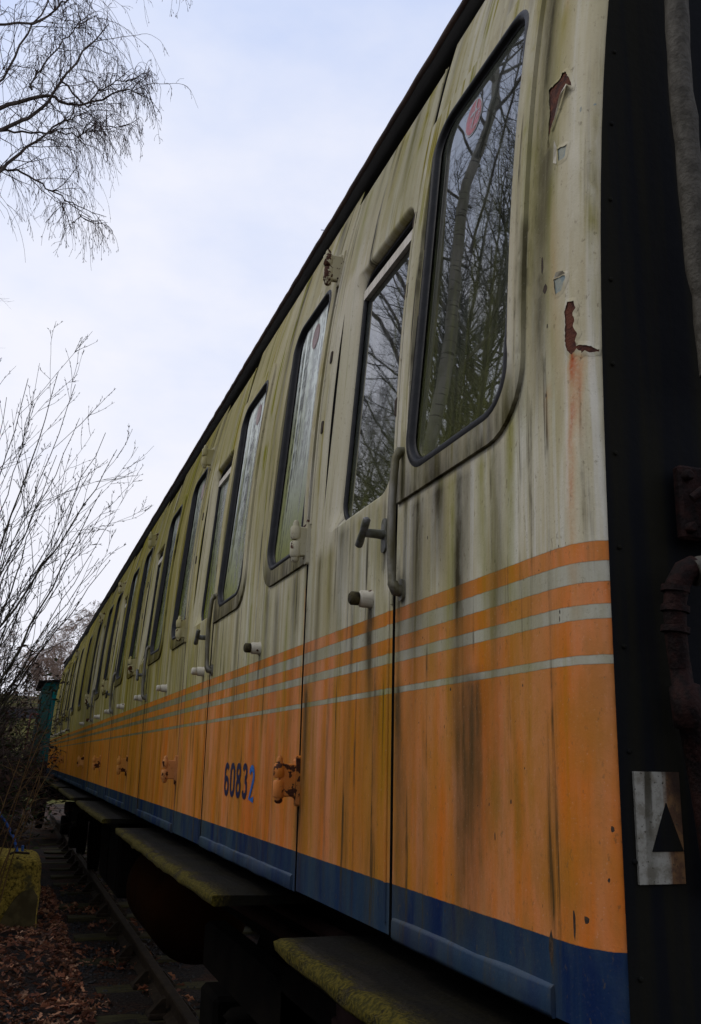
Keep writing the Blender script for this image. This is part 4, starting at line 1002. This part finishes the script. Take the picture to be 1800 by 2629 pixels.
# ------------------------------------------------------------------ airliner high above the gutter
dirp = Vector((.2577, .8550, .5419)).normalized(); pp = dirp * 2600
ap = tag(empty('airliner', pp), 'tiny pale airliner crossing the sky just left of the carriage gutter', 'aeroplane')
def apart(name, mb):
    o = mb.build(name, M['plane']); o.parent = ap; return o
m = MB(); m.tube([(x, 0, 0) for x in (-15, -14, -11, 8, 13, 15)], [.3, 1.2, 1.9, 1.9, 1.2, .2], 10); apart('fuselage', m)
m = MB()
for s_ in (-1, 1): m.prism([(-5, 0), (2, 0), (7.5, 15), (5.2, 15)], lambda p, s_=s_: (p[0], p[1] * s_, -.6 + abs(p[1]) * .09), lambda p, s_=s_: (p[0], p[1] * s_, -1.0 + abs(p[1]) * .09))
apart('wing', m)
m = MB()
for s_ in (-1, 1): m.prism([(10, 0), (13.5, 0), (15.5, 5), (14, 5)], lambda p, s_=s_: (p[0], p[1] * s_, .6), lambda p, s_=s_: (p[0], p[1] * s_, .3))
m.prism([(9.5, 1), (14, 1), (16.5, 7), (14.2, 7)], lambda p: (p[0], .25, p[1]), lambda p: (p[0], -.25, p[1])); apart('tail', m)
for s_ in (-1, 1): m = MB(); m.tube([(-3, s_ * 5, -1.6), (-2.8, s_ * 5, -1.6), (1.5, s_ * 5, -1.4)], [.8, 1.0, .6], 8); apart('engine', m)
ap.rotation_euler = (R(-20), R(-14), R(18))

# ------------------------------------------------------------------ bare trees
def sweep(P, Rr, k, rg):
    N, n, _ = P.shape; T = np.gradient(P, axis=1); T /= np.linalg.norm(T, axis=2)[..., None] + 1e-12
    mean = T.mean(1); a = rg.normal(size=(N, 3)); ref = np.cross(mean, a); ref /= np.linalg.norm(ref, axis=1)[:, None] + 1e-9
    U = ref[:, None, :] - T * (T * ref[:, None, :]).sum(2)[..., None]; U /= np.linalg.norm(U, axis=2)[..., None] + 1e-12; Wv = np.cross(T, U)
    an = 2 * np.pi * np.arange(k) / k
    V = P[:, :, None, :] + (U[:, :, None, :] * np.cos(an)[:, None] + Wv[:, :, None, :] * np.sin(an)[:, None]) * Rr[:, :, None, None]
    I = np.arange(N * n * k).reshape(N, n, k); J = np.roll(I, -1, 2)
    F = np.stack([I[:, :-1], J[:, :-1], J[:, 1:], I[:, 1:]], -1).reshape(-1, 4)
    return V.reshape(-1, 3), F
def grow(rg, S_, Dv, Ln, r0, r1, n, wob, trop):
    N = len(S_); P = np.zeros((N, n + 1, 3)); P[:, 0] = S_; d = Dv / np.linalg.norm(Dv, axis=1)[:, None]; trop = np.asarray(trop, float)
    for i in range(n):
        d = d + wob * rg.normal(size=(N, 3)) + trop / n; d /= np.linalg.norm(d, axis=1)[:, None]; P[:, i + 1] = P[:, i] + d * (Ln / n)[:, None]
    t = np.linspace(0, 1, n + 1)[None]
    return P, np.asarray(r0)[:, None] * (1 - t) + np.asarray(r1)[:, None] * t
def spawn(rg, P, Rr, per, t0, t1, ang, lf, lj=.35):
    N, n, _ = P.shape; N2 = N * per; i = np.repeat(np.arange(N), per); t = t0 + (t1 - t0) * rg.random(N2); f = t * (n - 1); j = np.minimum(f.astype(int), n - 2); u = (f - j)[:, None]
    S_ = P[i, j] * (1 - u) + P[i, j + 1] * u; T = P[i, j + 1] - P[i, j]; T /= np.linalg.norm(T, axis=1)[:, None] + 1e-12
    r_ = Rr[i, j] * (1 - u[:, 0]) + Rr[i, j + 1] * u[:, 0]
    a = rg.normal(size=(N2, 3)); q_ = np.cross(T, a); q_ /= np.linalg.norm(q_, axis=1)[:, None] + 1e-9
    an = (ang * (.65 + .7 * rg.random(N2)))[:, None]; Dv = T * np.cos(an) + q_ * np.sin(an)
    Ln = np.linalg.norm(P[i, -1] - P[i, 0], axis=1) * lf * (1 - .55 * t) * (1 - lj + 2 * lj * rg.random(N2))
    return S_, Dv, Ln, r_
class TM:
    def __init__(s): s.V = []; s.F = []; s.n = 0
    def add(s, P, Rr, k, rg):
        V, F = sweep(P, Rr, k, rg); s.V.append(V); s.F.append(F + s.n); s.n += len(V)
    def build(s, name, mat, parent, local=True):
        return np_mesh(name, np.concatenate(s.V), np.concatenate(s.F), mat, parent, True, None, local)
def wood_tree(seed, h, r, label, loc, mats=('bark', 'twig'), droop=0., limbs=20, dens=1.0, spread=.75, up=.5, twr=.0021, name='bare_tree', group=None, wob=.07, lf1=.34, n_lo=.2):
    g = np.random.default_rng(seed); root = tag(empty(name, loc), label, 'tree', group)
    tr, cr = TM(), TM()
    P, Rr = grow(g, np.zeros((1, 3)), np.array([[.04 * g.normal(), .04 * g.normal(), 1.]]), np.array([h]), [r], [r * .12], 16, .035, (0, 0, .25)); tr.add(P, Rr, 10, g)
    S_, Dv, Ln, rr = spawn(g, P, Rr, limbs, n_lo, .97, spread, lf1); P1, R1 = grow(g, S_, Dv, Ln, rr * .5, rr * .10 + .003, 9, wob * 1.4, (0, 0, up)); tr.add(P1, R1, 6, g)
    S_, Dv, Ln, rr = spawn(g, P1, R1, int(7 * dens), .2, 1, .7, .52); P2, R2 = grow(g, S_, Dv, Ln, np.minimum(rr * .6, .013), np.full(len(S_), .003), 7, wob * 1.9, (0, 0, up * .6 - droop * .5)); cr.add(P2, R2, 4, g)
    S_, Dv, Ln, rr = spawn(g, P2, R2, int(6 * dens), .15, 1, .7, .62); P3_, R3 = grow(g, S_, Dv, Ln, np.minimum(rr * .7, .005), np.full(len(S_), twr * .7), 5, wob * 2.2, (0, 0, up * .3 - droop)); cr.add(P3_, R3, 3, g)
    S_, Dv, Ln, rr = spawn(g, P3_, R3, int(4 * dens), .15, 1, .75, .65); P4, R4 = grow(g, S_, Dv, Ln, np.full(len(S_), twr), np.full(len(S_), twr * .4), 4, wob * 2.4, (0, 0, -droop * 1.6)); cr.add(P4, R4, 3, g)
    tr.build('trunk', M[mats[0]], root); cr.build('crown', M[mats[1]], root)
    return root
def dup(root, loc, rz, sc, label):
    r = root.copy(); COL.objects.link(r); r.location = loc; r.rotation_euler = (0, 0, rz); r.scale = (sc, sc, sc); r['label'] = label
    for ch in root.children:
        c = ch.copy(); c.parent = r; COL.objects.link(c)
    return r
# silver birch leaning in from the left: trunk mirrored in the nearest window, boughs hanging into the sky
def birch():
    g = np.random.default_rng(4); root = tag(empty('birch_tree', (0, 0, 0)), 'tall silver birch with hanging twigs, at the top left and mirrored in the nearest window', 'tree')
    base = np.array([-2.10, 9.0, GZ + .2]); tr, lb, cr = TM(), TM(), TM()
    pts = np.array([base, (-2.09, 9, .6), (-2.07, 9, 2.2), (-2.05, 9, 3.9), (-2.02, 9.0, 5.4), (-1.90, 9.0, 7.2), (-2.02, 8.95, 8.6), (-1.9, 9.1, 10.4), (-1.95, 9, 12.4), (-1.8, 9, 14.2)])
    t = np.linspace(0, 9, 40); Pt = np.stack([np.interp(t, range(10), pts[:, i]) for i in range(3)], 1); Pt[:, :2] += .02 * np.sin(t * 3)[:, None]
    Rt = np.interp(t, [0, 1, 3, 5, 7, 9], [.15, .094, .080, .064, .038, .010]); tr.add(Pt[None], Rt[None], 14, g)
    limbs = [[(-2.27, 9, 4.6), (-1.5, 9.3, 5.9), (-.773, 9.5, 6.412), (-.529, 9.5, 6.636), (-.366, 9.5, 6.835), (-.215, 9.5, 7.187), (-.023, 9.5, 7.677), (.10, 9.5, 7.85), (.232, 9.5, 8.099)],
             [(-2.2, 9, 5.4), (-1.5, 9.4, 6.25), (-.801, 9.5, 6.677), (-.552, 9.5, 6.867), (-.335, 9.5, 6.984), (-.144, 9.5, 6.924), (.039, 9.5, 6.975), (.308, 9.5, 7.164), (.539, 9.5, 7.316), (.70, 9.5, 7.25)],
             [(-2.0, 9, 7.0), (-1.5, 9.4, 7.5), (-.91, 9.5, 7.693), (-.514, 9.5, 7.876), (-.368, 9.5, 8.069), (-.266, 9.5, 8.251), (-.1, 9.6, 8.6), (.2, 9.6, 8.9), (.6, 9.6, 9.1)],
             [(-2.1, 9, 6.2), (-1.4, 9.4, 6.5), (-.834, 9.5, 6.982), (-.671, 9.5, 7.595), (-.451, 9.5, 8.191), (-.3, 9.5, 8.7), (0, 9.5, 9.2)],
             [(-2.28, 9, 3.7), (-1.4, 9.4, 5.3), (-.722, 9.5, 5.928), (-.534, 9.5, 6.242), (-.33, 9.5, 6.458), (-.126, 9.5, 6.733), (.05, 9.5, 6.85)],
             [(-2.25, 9, 4.2), (-1.4, 9.5, 5.7), (-.727, 9.5, 5.98), (-.461, 9.5, 5.966), (-.225, 9.5, 5.836), (.058, 9.5, 5.715), (.12, 9.5, 5.62)],
             [(-.215, 9.5, 7.187), (.085, 9.55, 6.987), (.18, 9.5, 7.15), (.297, 9.5, 7.305), (.481, 9.5, 7.428), (.6, 9.5, 7.40)],
             [(-.773, 9.5, 6.412), (-.45, 9.6, 6.55), (-.2, 9.6, 6.62), (.05, 9.6, 6.66), (.25, 9.6, 6.8), (.5, 9.6, 6.88)],
             [(-.514, 9.5, 7.0), (-.527, 9.5, 7.07), (-.3, 9.5, 7.593), (-.141, 9.5, 7.934), (.05, 9.5, 8.2)],
             [(-2.02, 9, 7.6), (-1.2, 9.2, 8.8), (-.3, 9.3, 9.2), (.4, 9.4, 9.2), (.95, 9.5, 9.0)],
             [(-2.2, 9, 4.9), (-2.9, 8.6, 6.2), (-3.4, 8.3, 7.6), (-3.7, 8.2, 8.6)], [(-2.1, 9, 6.4), (-2.0, 8.3, 7.8), (-1.8, 7.6, 8.9), (-1.7, 7.2, 9.6)], [(-2.28, 9, 3.2), (-2.6, 9.8, 4.4), (-2.9, 10.3, 5.7)]]
    allP = []
    for i, l in enumerate(limbs):
        l = np.array(l, float); t = np.linspace(0, len(l) - 1, 24); Pl = np.stack([np.interp(t, range(len(l)), l[:, k]) for k in range(3)], 1); Pl[1:] += .012 * g.normal(size=(23, 3)); allP.append(Pl)
        rr0 = (.028 if i in (0, 1, 4) else .019); Rl = rr0 * np.linspace(1, .16, 24) ** 1.0
        if i in (6, 7, 8): Rl = .012 * np.linspace(1, .3, 24)
        lb.add(Pl[None], Rl[None], 6, g)
    A = np.stack(allP); RA = np.full(A.shape[:2], .012)
    S_, Dv, Ln, rr = spawn(g, A, RA, 19, .22, 1, .8, .21, .5); Ln = np.clip(Ln, .25, .8); P2, R2 = grow(g, S_, Dv, Ln, np.full(len(S_), .0055), np.full(len(S_), .0026), 7, .16, (0, 0, .25)); cr.add(P2, R2, 4, g)
    # hanging strands
    S_, Dv, Ln, rr = spawn(g, P2, R2, 4, .3, 1, .8, .9, .5); Dv[:, 2] = Dv[:, 2] * .4 - .1; Ln = np.clip(Ln * 2.1, .3, 1.5); Pa, Ra = grow(g, S_, Dv, Ln, np.full(len(S_), .0028), np.full(len(S_), .0014), 9, .12, (0, 0, -2.6)); cr.add(Pa, Ra, 3, g)
    tips = Pa[:, -1]
    S_, Dv, Ln, rr = spawn(g, Pa, Ra, 4, .1, 1, .65, .35, .5); Ln = np.clip(Ln, .05, .26); Pb, Rb = grow(g, S_, Dv, Ln, np.full(len(S_), .0017), np.full(len(S_), .0012), 4, .16, (0, 0, -1.1)); cr.add(Pb, Rb, 3, g)
    # catkins and buds along the strands
    S_, Dv, Ln, rr = spawn(g, Pb, Rb, 2, .3, 1, .5, .3, .3); Pc, Rc = grow(g, S_, Dv, np.full(len(S_), .020), np.full(len(S_), .0026), np.full(len(S_), .0016), 2, .1, (0, 0, -.6)); cr.add(Pc, Rc, 3, g)
    up_ = Pt[None, 22:], Rt[None, 22:]
    S_, Dv, Ln, rr = spawn(g, *up_, 26, .05, 1, .75, .45); P5, R5 = grow(g, S_, Dv, Ln, rr * .45, np.full(len(S_), .004), 9, .10, (0, 0, .3)); lb.add(P5, R5, 5, g)
    S_, Dv, Ln, rr = spawn(g, P5, R5, 8, .2, 1, .7, .5); P6, R6 = grow(g, S_, Dv, Ln, np.full(len(S_), .007), np.full(len(S_), .003), 7, .15, (0, 0, -.4)); cr.add(P6, R6, 3, g)
    S_, Dv, Ln, rr = spawn(g, P6, R6, 6, .2, 1, .7, .8); P7, R7 = grow(g, S_, Dv, Ln, np.full(len(S_), .003), np.full(len(S_), .0015), 6, .14, (0, 0, -2.)); cr.add(P7, R7, 3, g)
    tr.build('trunk', M['bark_birch'], root); lb.build('boughs', M['bark_limb'], root); cr.build('hanging_twigs', M['twig_red'], root)
birch()
# wood on the left bank, seen mirrored in the window panes
GW = 'bare trees of the wood mirrored in the carriage windows'
WL = 'bare leafless tree of the wood, seen only as a reflection in the carriage windows'
wa = wood_tree(41, 12.5, .11, WL, (-5.6, 13.2, ground_z(-5.6, 13.2)), limbs=34, dens=1.0, spread=.62, up=.8, group=GW)
wb = wood_tree(42, 14.0, .15, WL, (-6.2, 15.4, ground_z(-6.2, 15.4)), limbs=30, dens=1.0, spread=.75, up=.5, group=GW)
wc = wood_tree(43, 10.5, .08, WL, (-3.4, 11.0, ground_z(-3.4, 11)), limbs=40, dens=1.0, spread=.55, up=1.0, group=GW)
q = np.random.default_rng(77)
spots = [(-5.6, 10.2, 2), (-6.2, 16.2, 0), (-4.4, 18.0, 1), (-7.6, 13.0, 1), (-5.0, 6.4, 2), (-6.2, 7.6, 0), (-8.5, 17.5, 0), (-5.2, 21.0, 0), (-9.5, 11.5, 1), (-3.9, 22.5, 2), (-6.6, 25.0, 1), (-11, 15, 1), (-10.5, 20.5, 1), (-5.2, 4.0, 2), (-6.6, 18.6, 2), (-4.4, 26.5, 1), (-7.2, 9.0, 2), (-6.0, 8.6, 1), (-4.3, 12.2, 2), (-6.4, 13.4, 2), (-5.9, 20.0, 1)]
for i, (x, y, k) in enumerate(spots):
    x = x - (1.6 if y > 14 else (.5 if y > 9 else 0))
    dup((wa, wb, wc)[k], (x, y, float(ground_z(x, y))), q.random() * 6.28, .85 + .4 * q.random(), WL)
# ------------------------------------------------------------------ fan of bare shoots on the left
def shrub():
    g = np.random.default_rng(12); root = tag(empty('bare_shrub', (-.9, 10.2, GZ + .3)), 'bare shrub with a fan of long budding shoots rising against the sky at left', 'shrub')
    tips = [(.23, 4.4), (-.066, 4.27), (.418, 4.276), (.494, 3.875), (.776, 3.738), (.909, 3.552), (.946, 2.757), (.939, 2.248), (.824, 2.26), (.617, 1.795), (.47, 1.464), (-.257, 4.01), (-.421, 3.884), (.014, 4.0), (.672, 3.293), (.793, 3.059), (.683, 2.606),
            (.30, 3.4), (.1, 3.5), (.35, 2.4), (.2, 2.8), (0, 3.1), (.15, 2.1), (-.3, 3.0), (.6, 2.35), (.05, 1.7), (-.45, 4.3)]
    st, tw = TM(), TM(); SP = []
    for i, (tx, tz) in enumerate(tips):
        tx, tz = tx - .16, tz - .10 - .07 * tz
        y0, y1 = 10.0 + .5 * g.normal(), 10.0 + .55 * g.normal(); k = y1 / 10
        b = np.array([-1.15 + .25 * g.normal() - .35 * (tz > 3), y0, GZ + .25 + .5 * g.random() + .35 * max(0, 2.2 - tz)]); e = np.array([tx * k, y1, tz * k])
        c = np.array([-.75 + .38 * (tx + 1) * .8, (y0 + y1) / 2, b[2] + (e[2] - b[2]) * .45]); t = np.linspace(0, 1, 22)[:, None]
        P = (1 - t) ** 2 * b + 2 * t * (1 - t) * c + t * t * e; P[1:-1] += .012 * g.normal(size=(20, 3)); SP.append(P)
        st.add(P[None], (np.linspace(.024 if i % 5 == 0 else (.014 if i % 2 else .010), .0030, 22))[None], 5, g)
    A = np.stack(SP); RA = np.repeat(np.linspace(.014, .003, 22)[None], len(A), 0)
    S_, Dv, Ln, rr = spawn(g, A, RA, 9, .2, .98, .5, .30, .5); P2, R2 = grow(g, S_, Dv, np.clip(Ln, .12, 1.1), np.minimum(rr * .6, .006), np.full(len(S_), .0018), 7, .07, (0, 0, .35)); tw.add(P2, R2, 4, g)
    S_, Dv, Ln, rr = spawn(g, P2, R2, 3, .2, .95, .6, .42, .5); P3_, R3 = grow(g, S_, Dv, np.clip(Ln, .05, .35), np.full(len(S_), .0028), np.full(len(S_), .0014), 5, .10, (0, 0, .25)); tw.add(P3_, R3, 3, g)
    for (Pq, Rq, n_) in ((P2, R2, 4), (P3_, R3, 3), (A, RA, 18)):
        S_, Dv, Ln, rr = spawn(g, Pq, Rq, n_, .35, 1, .6, .2); Pb, Rb = grow(g, S_, Dv, np.full(len(S_), .026), np.full(len(S_), .0042), np.full(len(S_), .0018), 2, .05, (0, 0, .3)); tw.add(Pb, Rb, 3, g)
    w0 = -Vector((-.9, 10.2, GZ + .3))
    for o in (st.build('stems', M['shoot'], root), tw.build('twigs', M['twig'], root)): o.location = w0
shrub()
# ------------------------------------------------------------------ brambles and ivy along the bank
def green(n, g):
    p = np.array([(.040, .052, .018), (.028, .040, .016), (.060, .068, .022), (.075, .048, .026), (.085, .045, .028), (.034, .022, .016)]); c = p[g.choice(len(p), n, p=[.22, .2, .1, .18, .14, .16])]
    return c * (.6 + .8 * g.random((n, 1)))
def bramble(seed, loc, rx, ry, h, nl, label, lit=.05):
    g = np.random.default_rng(seed); root = tag(empty('bramble_bush', loc), label, 'bush', 'brambles along the left bank')
    st = TM(); ns_ = 190
    a = g.random(ns_) * 6.283; r_ = np.sqrt(g.random(ns_)); S_ = np.column_stack([rx * r_ * np.cos(a) * .8, ry * r_ * np.sin(a) * .8, np.zeros(ns_)])
    Dv = np.column_stack([np.cos(a) * .22 + .12 * g.normal(size=ns_), np.sin(a) * .25 + .15 * g.normal(size=ns_), np.ones(ns_)])
    P, Rr = grow(g, S_, Dv, h * (.55 + .55 * g.random(ns_)), np.full(ns_, .007), np.full(ns_, .003), 9, .12, (0, 0, -.55)); st.add(P, Rr, 4, g)
    S2, D2, L2, r2_ = spawn(g, P, Rr, 7, .2, 1, .8, .4, .4); P2, R2 = grow(g, S2, D2, np.clip(L2, .1, 1.0), np.full(len(S2), .0040), np.full(len(S2), .0018), 5, .14, (0, 0, -.4)); st.add(P2, R2, 3, g)
    so = st.build('stems', M['twig_red'], root)
    src = np.concatenate([P[:, 2:].reshape(-1, 3), P2[:, 1:].reshape(-1, 3), P2[:, 1:].reshape(-1, 3)]); c = src[g.integers(0, len(src), nl)] + .05 * g.normal(size=(nl, 3))
    lo = leaves(nl, c, lit, green, 'leaves', M['leaf'], None, g, False, .35); lo.parent = root
    return root
bramble(51, (-1.35, 10.6, GZ + .2), .75, 1.0, 1.8, 5500, 'dense dark bramble and ivy tangle at the foot of the bare shrub', .034)
bramble(52, (-1.25, 13.3, GZ + .1), .80, 1.1, 3.1, 7000, 'ivy-leaved bramble mound rising behind the concrete block', .034)
bramble(53, (-1.30, 16.4, GZ + .0), .75, 1.3, 3.4, 6500, 'brown-leaved bramble mound partway along the left bank', .036)
bramble(54, (-1.25, 19.5, GZ), .75, 1.5, 3.2, 6000, 'bramble mound crowding the track opposite the locomotive', .036)
bramble(55, (-1.6, 24.5, GZ), 1.2, 2.0, 3.4, 6000, 'farthest bramble mound, left of the girder bridge', .04)
bramble(57, (-.62, 14.9, GZ), .5, .7, 2.2, 4200, 'low dense brown-leaved bramble just beyond the concrete block', .036)
bramble(58, (-.75, 21.8, GZ), .7, .9, 2.6, 4200, 'dark bramble beside the locomotive steps', .038)
bramble(56, (-.25, 17.6, GZ - .1), .35, .9, .8, 900, 'low straggling bramble at the edge of the shaded track', .03)
q = np.random.default_rng(17)
bk_ = bramble(60, (-2.5, 1.0, float(ground_z(-2.5, 1.0))), .9, 1.1, 1.7, 2600, 'dark bramble added on the raised bank to block low sky light, seen only mirrored low in the windows', .045)  # out-of-view undergrowth, added to keep low sky light off the carriage side
for i, y in enumerate((3.2, 5.4, 7.6, 9.9, 12.3, -1.4, 14.6)):
    dup(bk_, (-2.7 - .5 * q.random(), y, float(ground_z(-2.8, y))), q.random() * 6.28, .9 + .4 * q.random(), 'dark bramble added on the raised bank to block low sky light, seen only mirrored low in the windows')
# dry stalks in front of the thicket
q = np.random.default_rng(91)
for i, (bx_, by, hh, lean) in enumerate([(-.20, 9.6, 1.6, .10), (-.13, 10.2, 2.0, .16), (-.08, 10.6, 1.75, .22), (-.03, 10.0, 1.5, .12), (-.24, 10.9, 2.1, .20), (.02, 10.8, 1.55, .17)]):
    g = np.random.default_rng(100 + i); m = TM(); P, Rr = grow(g, np.array([[bx_, by, -1.6]]), np.array([[lean, 0, 1.]]), np.array([hh]), [.009], [.003], 10, .03, (.1, 0, 0)); m.add(P, Rr, 5, g)
    S_, Dv, Ln, rr = spawn(g, P, Rr, 7, .4, 1, .7, .25); P2, R2 = grow(g, S_, Dv, Ln, np.full(len(S_), .003), np.full(len(S_), .0014), 4, .1, (0, 0, -.6)); m.add(P2, R2, 3, g)
    o = m.build('dry_stalk', M['stalk'], None, False); tag(o, 'dry tan bracken stalk standing in front of the dark thicket', 'plant stalk', 'dry stalks before the thicket')
m = TM(); g = np.random.default_rng(5); P = np.array([[(.30, 12.9, -1.45), (.335, 12.9, -.9), (.375, 12.95, -.3), (.42, 13.0, .12)]]); m.add(P, np.array([[.006, .005, .004, .0025]]), 5, g)
tag(m.build('dry_stalk', M['stalk'], None, False), 'single tall thin stalk standing behind the concrete block against the dark track', 'plant stalk')
# ------------------------------------------------------------------ russet birches behind the field
FL = 'russet leafless birch in the row behind the bridge and the far end of the carriage'
fa = wood_tree(61, 11, .16, FL, (.6, 62, 1.4), ('bark', 'twig_far'), .5, 26, 1.0, .8, .3, .020, 'far_birch', 'birches behind the bridge', .10, .5)
fb = wood_tree(62, 9.5, .13, FL, (3.2, 60, 1.6), ('bark', 'twig_far'), .4, 26, 1.0, .85, .4, .020, 'far_birch', 'birches behind the bridge', .10, .5)
q = np.random.default_rng(15)
fa.scale = (.36,) * 3; fb.scale = (.40,) * 3
for i, (x, y, s_) in enumerate([(-1.0, 66, .34), (1.9, 68, .40), (4.6, 64, .50), (6.0, 70, .58), (2.9, 74, .46), (-2.5, 70, .42), (7.4, 66, .6), (0.4, 75, .40), (4.2, 76, .55), (1.4, 62, .34), (3.9, 58, .44), (2.2, 58, .34), (5.3, 60, .55), (2.5, 64, .42)]):
    dup((fa, fb)[i % 2], (x, y, float(ground_z(x, y)) - .2), q.random() * 6.28, s_, FL)
